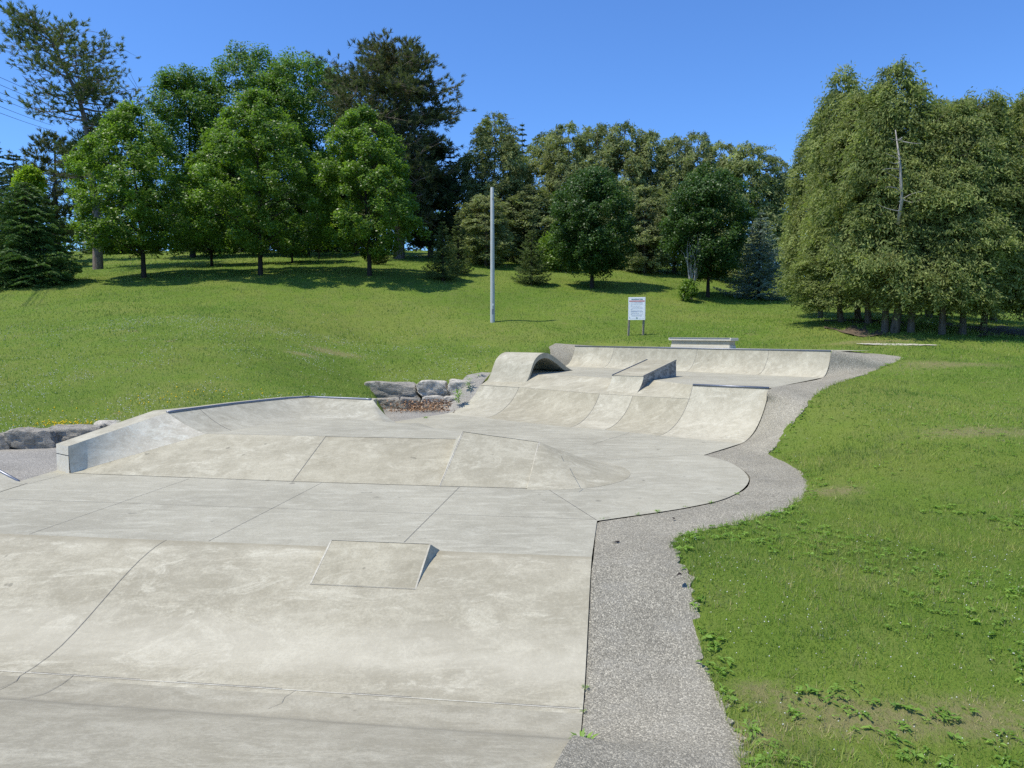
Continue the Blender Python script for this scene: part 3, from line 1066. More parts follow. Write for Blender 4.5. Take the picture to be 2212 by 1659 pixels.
# far right tip and the strip behind the far platform
lt = MB()
P0 = [fq_foot[0] + [-.03, 0, -.015], fq_topL + [-.03, 0, -.02]]
fprofL = [r_[0] + np.array([0, .02, -.012]) for r_ in loft([fq_foot[0]], [fq_top[0]], curve((1.2, .95), 10))]
apo = resample([at(1150, 795, UP - .02), at(1165, 770, Y=33.6), at(1180, 752, Y=34.6), at(1200, 741.5, Y=35.2)], len(fprofL))
lt.grid([fprofL + [fprofL[-1] + U2 * 1.6], [(p + q) / 2 for p, q in zip(fprofL + [fprofL[-1] + U2 * 1.6], apo)], apo])
lp = lt.build('path', M['asphalt'], None, True)
tag(lp, 'grey asphalt apron left of the far quarter pipe', None, None, 'structure')
left_apron = MB().poly([np.array([-15, 14.0, -.012]), at(38, 1044, -.012), at(125, 1022, -.012), np.array([-7.0, 17.0, -.012]), np.array([-4.5, 20, -.012]), at(850, 915, -.012), at(990, 893, -.012), bank_foot[0] + [0, 0, -.012],
                        bank_joint[0] * [1, 1, 0] + [0, .6, -.012], np.array([-1.2, 30, -.012]), np.array([-7, 30, -.012]), np.array([-8, 24, -.012]), np.array([-11, 20.2, -.012]), np.array([-16, 19, -.012])]).build('path', M['asphalt2'], None)
tag(left_apron, 'smooth grey asphalt ground left of the concrete below the boulders', None, None, 'structure')
# asphalt shoulder climbing beside the wave
inn = [p + np.array([-.015, 0, -.03]) for p in colsB[0]] + [r[0] + np.array([-.015, 0, -.03]) for r in loft([bank_joint[0]], [at(1062, 803, UP)], curve('flat', 4))][1:]
outr = [p + np.array([-.95, .45, 0]) for p in inn]
sh = MB().grid([inn, [p + (q - p) * .4 for p, q in zip(inn, outr)], [p + [0, 0, -.12] for p in outr]]).build('path', M['asphalt2'], None, True)
tag(sh, 'narrow asphalt shoulder between the boulders and the wave ramp', None, None, 'structure')
# pale gravel streak at the cedars
gp = [at(1850, 743.5, Y=30.4), at(1890, 744.5, Y=30.2), at(1950, 745, Y=30.0), at(2032, 747, Y=29.6)]
rows = [[], []]
for i, p in enumerate(smooth_poly(gp, 8)):
    w = .28 * math.sin(PI * min(1, (i + .5) / 25)) + .05 * math.sin(i * 2.1)
    for r_, sgn in ((0, 1), (1, -1)):
        rows[r_].append(np.array([p[0], p[1] + sgn * w, gz1(p[0], p[1] + sgn * w) + .035]))
gv = MB().grid(rows).build('gravel_path', concrete('pale_gravel', (.5, .46, .36), 5, 1, .5, .5), None, True)
tag(gv, 'pale bare strip of gravel in the grass near the cedars', None, None, 'structure')

# ------------------------------------------------------------------ boulders
def boulder_mat(name, base, dark=.5):
    m, nt, out = new_mat(name)
    N = NT(nt)
    p = N.pos()
    f = N.noise(p, 3.5, 7, .7, .4)
    g_ = N.noise(N.mapping(p, (1, 1, 4)), 5, 6, .7)
    b = np.array(base)
    c = N.ramp(f, [(.3, b * (1 - dark)), (.5, b), (.72, b * 1.25)])
    c = N.mix(N.ramp(g_, [(.3, .8), (.5, 0.0)]), c, tuple(b * .35))
    h = N.math('ADD', f, N.math('MULTIPLY', g_, .7))
    bs = N.principled(c, .95, N.bump(h, 1.0, .12), .15)
    N.l(bs.outputs[0], out.inputs[0])
    return m


M['rock'] = boulder_mat('limestone_grey', (.41, .375, .30))
M['rockL'] = boulder_mat('limestone_pale', (.60, .55, .445), .3)


def boulder(c, size, rz, mat, label, seed, group='limestone boulders edging the lawn'):
    r = np.random.default_rng(seed)
    n = 14
    V, F = [], []
    import bmesh
    bm = bmesh.new()
    bmesh.ops.create_cube(bm, size=2.0)
    bmesh.ops.subdivide_edges(bm, edges=bm.edges, cuts=13, use_grid_fill=True)
    ph = r.uniform(0, 6, 12)
    planes = []
    for k in range(9):
        pn = r.normal(size=3) * [1, 1, .8]
        pn /= np.linalg.norm(pn)
        planes.append((pn, r.uniform(1.08, 1.35)))
    for v in bm.verts:
        x, y, z = v.co
        k = (abs(x) ** 11 + abs(y) ** 11 + abs(z) ** 11) ** (1 / 11)
        x, y, z = x / k, y / k, z / k
        d = 1 + .04 * math.sin(2.1 * x + ph[0] + 1.3 * z) * math.cos(1.9 * y + ph[1]) + .045 * math.sin(5 * x + ph[2]) * math.sin(4.3 * z + ph[3] + y) + .03 * math.sin(9 * y + ph[4] + 6 * x) * math.cos(8 * z + ph[5])
        d += .02 * math.sin(15 * x + 11 * z + ph[6]) * math.sin(13 * y + ph[7])
        skew = .12 * math.sin(ph[8]) * z
        q3 = np.array([x * d, y * d, z * d])
        for pn, pd in planes:
            e = q3 @ pn - pd
            if e > 0: q3 = q3 - pn * e
        x, y, z, d = q3[0], q3[1], q3[2], 1.0
        v.co = ((x + skew) * d * size[0] / 2, y * d * size[1] / 2 * (1 + .15 * math.sin(ph[9] + 1.5 * x)), z * d * size[2] / 2 * (1 + .10 * math.sin(ph[10] + 1.8 * x)))
    me = bpy.data.meshes.new('boulder')
    bm.to_mesh(me)
    bm.free()
    me.polygons.foreach_set('use_smooth', np.ones(len(me.polygons), bool))
    me.set_sharp_from_angle(angle=math.radians(14))
    o = link('boulder', me, mat)
    o.location = c
    o.rotation_euler = (0, 0, rz)
    return tag(o, label, 'boulder', group)


def px_boulder(x0, x1, y0, y1, Y, depth, mat, label, seed, rz=0.0):
    c = at((x0 + x1) / 2, (y0 + y1) / 2, Y=Y)
    w = (x1 - x0) / FPX * Y * .99
    h = (y1 - y0) / FPX * Y * 1.02
    return boulder((c[0], c[1] + depth * .3, c[2]), (w, depth, h), rz, mat, label, seed)


px_boulder(790, 902, 827, 863, 28.4, .75, M['rock'], 'dark grey long boulder at the left end of the upper row', 3, -.06)
px_boulder(900, 967, 824, 859, 28.2, .7, M['rockL'], 'pale square boulder in the middle of the upper row beside the wave ramp', 7)
px_boulder(968, 1026, 823, 859, 28.0, .7, M['rockL'], 'pale boulder at the right end of the upper row nearest the wave ramp', 9)
px_boulder(808, 865, 861, 885, 27.7, .5, M['rock'], 'low grey boulder below the dark long one', 12)
px_boulder(863, 907, 859, 885, 27.6, .45, M['rock'], 'small grey boulder in the lower row left of the wood chips', 14)
px_boulder(910, 958, 857, 885, 27.6, .45, M['rockL'], 'thin pale boulder half buried above the wood chips', 16)
px_boulder(957, 992, 858, 885, 27.5, .45, M['rockL'], 'small pale boulder in the lower row beside the green weeds', 18)
px_boulder(-32, 20, 941, 992, 18.1, .7, M['rock'], 'grey boulder cut off by the left edge of the picture', 21, .1)
px_boulder(19, 109, 930, 977, 18.3, .7, M['rock'], 'big dark boulder with a rounded top second from the left edge', 23, .12)
px_boulder(100, 207, 921, 972, 18.9, .8, M['rock'], 'long dark boulder right behind the end of the low wall', 25, .15)
px_boulder(190, 268, 914, 955, 19.6, .7, M['rockL'], 'flat topped boulder peeking over the low wall', 27, .15)
px_boulder(250, 335, 905, 945, 20.2, .7, M['rock'], 'boulder mostly hidden behind the low wall', 29, .15) if False else None

# ------------------------------------------------------------------ pole, sign
pb = at(1064, 696, Y=41)
pole = empty('utility_pole', (pb[0], pb[1], gz1(pb[0], pb[1]) - .05))
tag(pole, 'tall bare light grey concrete pole standing on the lawn', 'pole')
PH = float(at(1064, 405, Y=41)[2]) - gz1(pb[0], pb[1]) + .05
M['pole'] = plain('pole_concrete', (.50, .50, .47), .8, .2, 0, 9, .18, .25, (1, 1, .25))
MB().tube([(0, 0, 0), (0, 0, PH * .5), (-.005, 0, PH - .02), (-.005, 0, PH)], [.126, .109, .092, .086], 20).build('shaft', M['pole'], pole, True, angle=40)
MB().box((.02, -.117, .62), (.09, .02, .28), 0, .004).build('cable_cover', M['steel'], pole)
MB().box((.03, -.118, .98), (.07, .012, .10), 0, .003).build('number_tag', plain('tag_white', (.75, .75, .73), .6, .3, 0, 60, .4), pole)
MB().box((.03, -.092, PH - .60), (.035, .03, .09), 0, .004).build('bolt_hole', M['joint'], pole)
MB().box((.03, -.094, PH - .25), (.025, .03, .03), 0, .004).build('bolt_hole', M['joint'], pole)

sg = at(1374, 724, Y=37)
sign = empty('park_sign', (sg[0], sg[1], gz1(sg[0], sg[1])), math.radians(-16))
sign.scale = (1.104, 1.104, 1.104)
tag(sign, 'white rules notice board with red band on two wooden posts', 'sign')
M['wood'] = barkmat('weathered_timber', (.34, .29, .23))
SW, SH, SB = .735, .985, .66
for sx, ln in ((-.30, .02), (.335, -.0)):
    MB().tube([(sx - .035, 0, -.1), (sx + .012, .0, SB + .9)], .052, 4).build('post', M['wood'], sign)
lean = .02
bd = MB().box((.03, -.075, SB + SH / 2), (SW, .025, SH), 0, .006).build('panel', plain('sign_white', (.86, .86, .84), .45, .4, 0, 5, .05, .02), sign)
M['red'] = plain('sign_red', (.55, .05, .04), .5, .3, 0, 30, .25, 0)
M['ink'] = plain('sign_ink', (.30, .33, .42), .6, .2, 0, 60, .35, 0)
M['inkg'] = plain('sign_ink_green', (.05, .16, .14), .6, .2, 0, 60, .35, 0)
FY = -.0895


def sgn_box(u0, u1, v0, v1, k=0.0):
    """rectangle on the panel; u, v in fractions from its top-left"""
    x0, x1 = .03 - SW / 2 + u0 * SW, .03 - SW / 2 + u1 * SW
    z0, z1 = SB + SH * (1 - v1), SB + SH * (1 - v0)
    return [(x0, FY - k, z0), (x1, FY - k, z0), (x1, FY - k, z1), (x0, FY - k, z1)]


MB().poly(sgn_box(.06, .95, .145, .195)).build('red_band', M['red'], sign)
txt = MB()
for v, u0, u1 in [(.225, .14, .80), (.24, .35, .86), (.285, .14, .85), (.325, .14, .84), (.345, .14, .22), (.385, .13, .68), (.425, .10, .80), (.467, .20, .86), (.507, .14, .88), (.53, .14, .26),
                  (.565, .14, .80), (.61, .15, .86), (.625, .15, .86), (.64, .15, .52), (.685, .15, .88), (.708, .15, .62), (.75, .15, .88), (.77, .15, .23), (.808, .20, .80), (.825, .20, .80)]:
    u = u0
    rr = random.Random(int(v * 1000))
    while u < u1:
        w = min(rr.uniform(.03, .085), u1 - u)
        txt.poly(sgn_box(u, u + w, v - .0045, v + .0045))
        u += w + .012
txt.build('lettering', M['ink'], sign, recalc=False)
ttl = MB()
for v, h in ((.075, .016), (.105, .030)):
    u = .18
    rr = random.Random(int(v * 999))
    while u < .82:
        w = rr.uniform(.02, .035)
        ttl.poly(sgn_box(u, u + w, v - h / 2, v + h / 2))
        u += w + rr.choice([.008, .008, .008, .03])
ttl.build('heading', M['inkg'], sign, recalc=False)
wl_ = MB()
for u0, u1 in ((.10, .4), (.42, .66), (.7, .9)): wl_.poly(sgn_box(u0, u1, .163, .178, .001))
wl_.build('band_lettering', plain('sign_pale', (.7, .5, .48), .6, .2, 0, 60, .3, 0), sign, recalc=False)
fr_ = MB()
for b in [(.05, .95, .03, .034), (.05, .95, .93, .934), (.05, .054, .03, .934), (.946, .95, .03, .934)]: fr_.poly(sgn_box(*b))
fr_.build('border_line', M['ink'], sign, recalc=False)


def disc(u, v, r, k=.001, n=16, ry=None):
    x, z = .03 - SW / 2 + u * SW, SB + SH * (1 - v)
    return [(x + r * math.cos(2 * PI * i / n), FY - k, z + r * math.sin(2 * PI * i / n)) for i in range(n)]


MB().poly(disc(.5, .915, .038)).build('crest', M['inkg'], sign, recalc=False)
MB().poly(disc(.5, .915, .018, .002)).build('crest_centre', plain('crest_white', (.75, .8, .78), .6, .2, 0, 5, .05, 0), sign, recalc=False)
MB().poly(disc(.09, .895, .02)).build('logo', M['ink'], sign, recalc=False)

# ------------------------------------------------------------------ power lines
M['wire'] = plain('cable', (.10, .11, .13), .6, .3)
for i, (y0, x1, y1) in enumerate([(167, 69, 197.5), (183, 51, 205), (200, 49, 220), (213, 44, 231), (230, 38, 245), (244, 41, 259)]):
    A = at(0, y0, Y=66)
    B = at(x1, y1, Y=74)
    d = B - A
    pts = [A + d * t + np.array([0, 0, -.02 * t * (1 - t)]) for t in np.linspace(-3.5, 4.0, 16)]
    o = MB().tube(pts, .02, 5).build('power_line', M['wire'], None)
    nm = ['topmost', 'second from top', 'third from top', 'fourth from top', 'fifth from top', 'lowest'][i]
    tag(o, 'thin overhead cable at the upper left, ' + nm + ' of six', 'power line', 'overhead cables behind the pine')

exec_trees = True
# ------------------------------------------------------------------ foliage
def rand_dirs(n, r):
    v = r.normal(size=(n, 3))
    return v / np.linalg.norm(v, axis=1, keepdims=True)


def leaves(centers, size, aspect, r, up=.4, droop=None, face_out=None, tint=None, tri=False):
    """one diamond-shaped leaf per centre"""
    n = len(centers)
    size = size * r.uniform(.65, 1.3, n)
    if droop is not None:
        ax = droop + r.normal(size=(n, 3)) * .38
    else:
        ax = rand_dirs(n, r)
        ax[:, 2] *= .55
    ax /= np.linalg.norm(ax, axis=1, keepdims=True) + 1e-9
    nr = rand_dirs(n, r) + np.array([0, 0, up])
    if face_out is not None: nr = nr + face_out
    sd = np.cross(nr, ax)
    sd /= np.linalg.norm(sd, axis=1, keepdims=True) + 1e-9
    a = ax * (size / 2)[:, None]
    b = sd * (size * aspect / 2)[:, None]
    V = np.stack([centers - a, centers + b - a * .15, centers + a, centers - b - a * .15], 1).reshape(-1, 3)
    F = np.arange(n * 4).reshape(n, 4)
    T = np.repeat(np.clip(tint, 0, 1), 4)
    return V, F, T


def cat(parts):
    V, F, T, b = [], [], [], 0
    for v, f, t in parts:
        V.append(v); F.append(f + b); T.append(t); b += len(v)
    return np.concatenate(V), np.concatenate(F), np.concatenate(T)


def tube_tree(paths):
    mb = MB()
    for pts, rad in paths: mb.tube(pts, rad, 7 if rad[0] > .06 else 5, cap=False)
    return mb


def limb(a, b, r, sag=.0, n=5):
    a, b = np.asarray(a, float), np.asarray(b, float)
    ln = np.linalg.norm(b - a)
    m = r.normal(size=3) * ln * .06
    return [a + (b - a) * t + m * math.sin(PI * t) + np.array([0, 0, sag * ln * math.sin(PI * t)]) for t in np.linspace(0, 1, n)]


def prof_r_at(h, prof):
    p = np.array(prof)
    return np.interp(h, p[:, 0], p[:, 1])


def C_out(P, top_off):
    o = P * np.array([1, 1, 0.0])
    return o / (np.linalg.norm(o, axis=1, keepdims=True) + 1e-6)


def broadleaf(H, R, z0, prof, nclump, nleaf, leaf, seed, trunk_r=.14, lobes=.22, top_off=(0, 0), tone=0.0, clump_r=.62, inner=.30):
    """returns (trunk MB, (V, F, T)): crown from z0 to H, radius R * prof"""
    r = np.random.default_rng(seed)
    cs = []
    ph = r.uniform(0, 6.28, 8)
    while len(cs) < nclump:
        h = r.uniform(0.0, 1.0)
        rr = prof_r_at(h, prof)
        if r.uniform() > rr ** .8 + .12: continue
        an = r.uniform(0, 2 * PI)
        lob = 1 + lobes * (math.sin(2 * an + ph[0] + 4 * h) * .5 + math.sin(3 * an + ph[1] - 7 * h) * .4 + math.sin(9 * h + ph[2] + an) * .35)
        q = r.uniform()
        rad = R * rr * lob * (math.sqrt(r.uniform(.55, 1.0)) if q > inner else r.uniform(.1, .75))
        cs.append((rad * math.cos(an) + top_off[0] * h, rad * math.sin(an) + top_off[1] * h, z0 + (H - z0) * h, rad / (R * rr * lob + 1e-6)))
    cs = np.array(cs)
    per = nleaf // nclump
    cr = clump_r * r.uniform(.6, 1.35, nclump)
    C = np.repeat(cs[:, :3], per, 0)
    dirs = rand_dirs(len(C), r)
    rad = np.repeat(cr, per) * r.uniform(0, 1, len(C)) ** .45
    off = dirs * rad[:, None]
    off[:, 2] *= .85
    off[:, 2] -= .10 * rad                       # clumps hang a little
    P = C + off
    ct = np.repeat(r.normal(.5, .13, nclump), per)
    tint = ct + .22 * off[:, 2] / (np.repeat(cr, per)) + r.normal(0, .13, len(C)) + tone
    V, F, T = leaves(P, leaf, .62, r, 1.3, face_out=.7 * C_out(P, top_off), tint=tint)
    paths = []
    th = z0 + (H - z0) * .80
    tp = [np.array([0, 0, -.25])] + [np.array([math.sin(k * 1.7 + ph[3]) * .06 * k / 6 + top_off[0] * max(0, (k / 6 * th - z0) / (H - z0)), math.cos(k * 1.3 + ph[4]) * .06 * k / 6 + top_off[1] * max(0, (k / 6 * th - z0) / (H - z0)), k / 6 * th]) for k in range(0, 7)]
    paths.append((tp, [trunk_r * 1.35, trunk_r * 1.15] + [trunk_r * (1 - .82 * k / 6) for k in range(1, 7)]))
    for i in r.permutation(nclump)[:34]:
        c = cs[i, :3]
        zb = max(z0 * .85, min(c[2] - .35 * math.hypot(c[0], c[1]), th * .97))
        t = zb / th
        base = np.array([np.interp(zb, [p[2] for p in tp], [p[0] for p in tp]), np.interp(zb, [p[2] for p in tp], [p[1] for p in tp]), zb])
        lr = trunk_r * (.42 - .26 * t)
        pts = limb(base, c, r, .06)
        paths.append((pts, [lr, lr * .75, lr * .52, lr * .34, lr * .15]))
    return tube_tree(paths), (V, F, T)


def cedar(H, R, z0, seed, nbough=120, nspray=8, per=16, leaf=.2, top=(0, 0), trunk_r=.16, prof=None, dead=10, lob_=.3, brown=0.0):
    """arborvitae: uneven boughs, each a bunch of drooping flat sprays"""
    r = np.random.default_rng(seed)
    ph = r.uniform(0, 6.28, 8)
    B = []
    while len(B) < nbough:
        h = r.uniform(0, 1)
        rr = prof_r_at(h, prof)
        if r.uniform() > rr + .12: continue
        an = r.uniform(0, 2 * PI)
        lob = 1 + lob_ * (.6 * math.sin(2 * an + ph[0] + 3 * h) + .5 * math.sin(3 * an + ph[1] - 9 * h) + .5 * math.sin(14 * h + ph[2] + 2 * an))
        rad = R * rr * lob * (r.uniform(.30, 1.0) ** .5)
        B.append((rad * math.cos(an) + top[0] * h, rad * math.sin(an) + top[1] * h, z0 + (H - z0) * h, an, r.normal(.5, .19), r.uniform(.28, .62) * (1 - .45 * h)))
    B = np.array(B)
    S = np.repeat(B, nspray, 0)
    n = len(S)
    S[:, :3] += r.normal(size=(n, 3)) * np.stack([S[:, 5]] * 3, 1) * np.array([.62, .62, .50])
    S[:, 3] += r.normal(0, .55, n)
    out = np.stack([np.cos(S[:, 3]), np.sin(S[:, 3]), np.zeros(n)], 1)
    t = np.tile(np.linspace(0, 1, per), n)
    L = np.repeat(r.uniform(.35, .9, n), per)
    O_ = np.repeat(out, per, 0)
    side = np.stack([-O_[:, 1], O_[:, 0], np.zeros(len(O_))], 1)
    sp = r.normal(0, .26, len(t)) * (.3 + t)
    P = np.repeat(S[:, :3], per, 0) + O_ * (L * t * .8)[:, None] + side * (sp * L)[:, None]
    P[:, 2] += L * (.34 * t - .62 * t ** 2) + r.normal(0, .08, len(t))
    droop = O_ * .70 + np.array([0, 0, -.42]) + side * (sp * 1.7)[:, None] + r.normal(size=P.shape) * .34
    tint = np.repeat(S[:, 4] + r.normal(0, .08, n), per) + .14 * (t - .5) + r.normal(0, .14, len(t))
    V, F, T = leaves(P, leaf, .30, r, .7, droop=droop, face_out=O_ * 1.0, tint=tint)
    paths = []
    tp = [np.array([top[0] * (k / 7) ** 1.3, top[1] * (k / 7), -.25 if k == 0 else H * .97 * k / 7]) + np.array([math.sin(k + ph[3]) * .06, math.cos(k * 1.4 + ph[4]) * .06, 0]) * (k > 0) for k in range(8)]
    paths.append((tp, [trunk_r * 1.3] + [trunk_r * (1 - .9 * k / 7) for k in range(1, 8)]))
    for i in r.permutation(len(B))[:60]:
        c = B[i, :3].copy()
        zb = min(c[2] + .1, H * .93)
        base = np.array([np.interp(zb, [p[2] for p in tp], [p[0] for p in tp]), np.interp(zb, [p[2] for p in tp], [p[1] for p in tp]), zb])
        paths.append((limb(base, c, r, -.08), [trunk_r * .22, trunk_r * .17, trunk_r * .12, trunk_r * .07, trunk_r * .04]))
    # a few bare twigs poking out of the crown
    for i in r.permutation(len(B))[:dead]:
        c = B[i]
        o_ = np.array([math.cos(c[3]), math.sin(c[3]), r.uniform(-.3, .25)])
        a_ = c[:3] + o_ * .1
        paths.append((limb(a_, a_ + o_ * r.uniform(.5, 1.0) + r.normal(size=3) * .2, r, -.1), [.018, .014, .010, .007, .003]))
    return tube_tree(paths), (V, F, T)


def conifer(H, R, seed, whorls=22, z0=.25, leaf=.16, trunk_r=.10, droop=.25, density=1.0, shape=1.0, tipup=.15, width=.28):
    """spruce / fir / hemlock: tiers of flat needled branches"""
    r = np.random.default_rng(seed)
    P, D, T, paths = [], [], [], []
    tp = [np.array([0, 0, -.2]), np.array([0, 0, H * .5]), np.array([0, 0, H * .98])]
    paths.append((tp, [trunk_r * 1.2, trunk_r * .7, .012]))
    for w in range(whorls):
        h = (w + r.uniform(-.25, .25)) / whorls
        h = min(max(h, 0), .985)
        z = z0 + (H - z0) * h
        ln = R * (1 - h) ** shape * r.uniform(.85, 1.12) + .10
        nb = int(5 + 5 * (1 - h))
        a0 = r.uniform(0, 6.28)
        for b in range(nb):
            an = a0 + 2 * PI * b / nb + r.normal(0, .18)
            l = ln * r.uniform(.72, 1.15)
            o = np.array([math.cos(an), math.sin(an), 0])
            s = np.array([-o[1], o[0], 0])
            m = max(8, int(l * 46 * density))
            t = r.uniform(.08, 1, m) ** .8
            wd = width * l * np.sin(PI * np.clip(t, 0, 1)) ** .7 * .9 + .05
            lat = r.uniform(-1, 1, m) * wd
            zz_ = z + l * (-droop * t + (tipup + droop * .2) * t ** 2.5) - np.abs(lat) * .35 + r.normal(0, .025, m)
            p = np.outer(t * l, o) + np.outer(lat, s)
            p[:, 2] = zz_
            d = o * .8 + np.outer(np.sign(lat) * .75, s) + np.array([0, 0, -.15])
            P.append(p); D.append(d)
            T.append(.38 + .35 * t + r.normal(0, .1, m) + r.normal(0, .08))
            if b % 2 == 0:
                paths.append(([np.array([0, 0, z]), np.array([0, 0, z]) + o * l * .5 + [0, 0, -droop * l * .45], np.array([0, 0, z]) + o * l * .9 + [0, 0, -droop * l * .7]], [trunk_r * .16, trunk_r * .1, .006]))
    P, D, T = np.concatenate(P), np.concatenate(D), np.concatenate(T)
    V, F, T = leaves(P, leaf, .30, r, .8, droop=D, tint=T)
    return tube_tree(paths), (V, F, T)


def pine(H, R, seed, axis, nlimb=60, tuft=.34, per=16, z0=.35, prof=None, trunk_r=.26, dens_=1.0, needles=20):
    """red pine: bare limbs carrying brush-like needle tufts"""
    r = np.random.default_rng(seed)
    ax = np.array(axis, float)

    def axp(z): return np.array([np.interp(z, ax[:, 2], ax[:, 0]), np.interp(z, ax[:, 2], ax[:, 1]), z])
    paths = [([p for p in ax], [trunk_r * (1.15 - .95 * p[2] / H) if p[2] > 0 else trunk_r * 1.3 for p in ax])]
    prof = prof or [(0, .6), (.3, .85), (.6, 1.0), (.85, .8), (1, .3)]
    B, Dd, Tt = [], [], []
    for k in range(nlimb):
        h = (k + r.uniform(0, 1)) / nlimb
        z = H * (z0 + (1 - z0) * h) * .985
        base = axp(z)
        an = r.uniform(0, 6.28)
        l = R * prof_r_at(h, prof) * r.uniform(.62, 1.03)
        o = np.array([math.cos(an), math.sin(an), .28 - .25 * (1 - h) + r.normal(0, .12)])
        tip = base + o * l
        pts = limb(base, tip, r, -.05, 6)
        lr = trunk_r * .26 * (1.15 - .7 * h)
        paths.append((pts, [lr, lr * .8, lr * .62, lr * .46, lr * .32, lr * .18]))
        nt_ = int(per * dens_ * (.5 + l / R))
        for j in range(nt_):
            t = r.uniform(.32, 1.05)
            i = min(int(t * 5), 4)
            q = pts[i] + (pts[i + 1] - pts[i]) * (t * 5 - i)
            e = q + r.normal(size=3) * np.array([.55, .55, .30]) * (.35 + .75 * (1 - abs(t - .75))) * l * .28
            e[2] += .10
            d = e - q
            d = d / (np.linalg.norm(d) + 1e-6) + o * .5 + np.array([0, 0, .55])
            if j % 2 == 0: paths.append(([q, (q + e) / 2 + r.normal(size=3) * .05, e], [lr * .25, lr * .2, lr * .1]))
            B.append(e); Dd.append(d / np.linalg.norm(d)); Tt.append(r.normal(.45, .15))
    B, Dd, Tt = np.array(B), np.array(Dd), np.array(Tt)
    n = len(B)
    C = np.repeat(B, needles, 0)
    D = np.repeat(Dd, needles, 0) + r.normal(size=(n * needles, 3)) * .50
    D /= np.linalg.norm(D, axis=1, keepdims=True)
    sz = tuft * r.uniform(.7, 1.15, n * needles)
    C = C + D * (sz * .45)[:, None] - np.repeat(Dd, needles, 0) * (r.uniform(0, .28, n * needles))[:, None]
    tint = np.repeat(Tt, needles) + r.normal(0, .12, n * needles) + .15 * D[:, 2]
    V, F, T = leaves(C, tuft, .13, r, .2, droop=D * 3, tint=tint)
    return tube_tree(paths), (V, F, T)


BARK = barkmat('bark_grey_brown', (.12, .10, .085))
BARKD = barkmat('bark_dark', (.055, .045, .038))
BARKP = barkmat('bark_pine', (.26, .20, .16))
BARKC = barkmat('bark_cedar', (.15, .125, .10))
LM = {
    'oak': leafmat('oak_leaves', (.062, .122, .016), (.260, .390, .056), .45, .45, .42),
    'maple': leafmat('maple_leaves', (0.055, 0.113, 0.019), (0.203, 0.331, 0.054), .40, .35, .5),
    'mapled': leafmat('dark_maple_leaves', (0.032, 0.072, 0.017), (0.116, 0.207, 0.043), .35, .4, .45),
    'cedar': leafmat('cedar_sprays', (0.102, 0.136, 0.042), (0.415, 0.460, 0.158), .42, .15, .7, (.45, (0.29, 0.26, 0.12), .24)),
    'cedarb': leafmat('cedar_sprays_far', (0.124, 0.152, 0.060), (0.430, 0.470, 0.200), .42, .12, .75, (.30, (0.29, 0.25, 0.13), .30)),
    'pine': leafmat('pine_needles', (0.065, 0.103, 0.038), (0.239, 0.269, 0.084), .3, .25, .55),
    'pineb': leafmat('pine_needles_brown', (0.055, 0.078, 0.034), (0.200, 0.215, 0.085), .3, .2, .6, (.25, (0.20, 0.15, 0.085), .25)),
    'spruce': leafmat('fir_needles', (0.051, 0.086, 0.026), (0.174, 0.214, 0.066), .25, .2, .6),
    'blue': leafmat('blue_spruce_needles', (0.087, 0.131, 0.108), (0.297, 0.373, 0.306), .2, .2, .6),
    'hemlock': leafmat('hemlock_needles', (0.032, 0.072, 0.019), (0.160, 0.255, 0.066), .3, .25, .55),
    'lime': leafmat('lime_leaves', (0.174, 0.276, 0.022), (0.464, 0.593, 0.048), .5, .3, .5),
    'dark': leafmat('dark_conifer_needles', (0.026, 0.047, 0.019), (0.087, 0.127, 0.050), .25, .2, .6),
}


def plant_tree(name, builder, leafm, barkm, label, cat_, loc, group=None, scale=(1, 1, 1), rz=0.0):
    tb, (V, F, T) = builder
    root = empty(name, loc, rz)
    root.scale = scale
    tag(root, label, cat_, group)
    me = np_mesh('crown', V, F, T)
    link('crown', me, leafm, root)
    tb.build('trunk', barkm, root, True, recalc=False)
    return root


def clone_tree(src, label, loc, scale, rz, group=None):
    r = src.copy()
    col.objects.link(r)
    r.location = loc; r.scale = scale; r.rotation_euler = (0, 0, rz)
    r['label'] = label
    if group: r['group'] = group
    for ch in list(src.children):
        c = ch.copy()
        col.objects.link(c)
        c.parent = r
    return r


def base_at(px, Y):
    d = ray(px, 600)
    x = d[0] / d[1] * Y
    return np.array([x, Y, gz1(x, Y)])


def h_px(py, Y, zb):
    """height above zb of a point seen at row py at distance Y"""
    return float(at(1106, py, Y=Y)[2] - zb)


OAKP = [(0, .50), (.08, .84), (.22, 1.0), (.42, .98), (.60, .84), (.76, .63), (.90, .36), (1, .08)]
MAPP = [(0, .35), (.1, .72), (.3, .98), (.5, 1.0), (.7, .86), (.85, .58), (.95, .3), (1, .1)]
BIGP = [(0, .6), (.2, .95), (.45, 1.0), (.7, .95), (.85, .80), (.95, .58), (1, .35)]

# three young oaks on the crest of the lawn
def oak(px, Y, ytop, hw, ybot, seed, label, leafm='oak', prof=OAKP, nleaf=23000, ncl=170, tr=.15, leaf=.20, name='oak_tree', cat_='tree', group='young oaks on the crest of the lawn', off=0, tone=0, clump_r=.52, lobes=.20, inner=.3, bark=None):
    b = base_at(px, Y)
    H = h_px(ytop, Y, b[2])
    z0 = h_px(ybot, Y, b[2])
    R = hw / FPX * Y * 1.0
    return plant_tree(name, broadleaf(H - .2, R * 1.06, z0 + .1, prof, int(ncl * 2.3), int(nleaf * 2.5), leaf * .84, seed, tr, lobes, (off / FPX * Y, 0), tone, clump_r, inner), LM[leafm], bark or BARKD, label, cat_, b, group, rz=0)


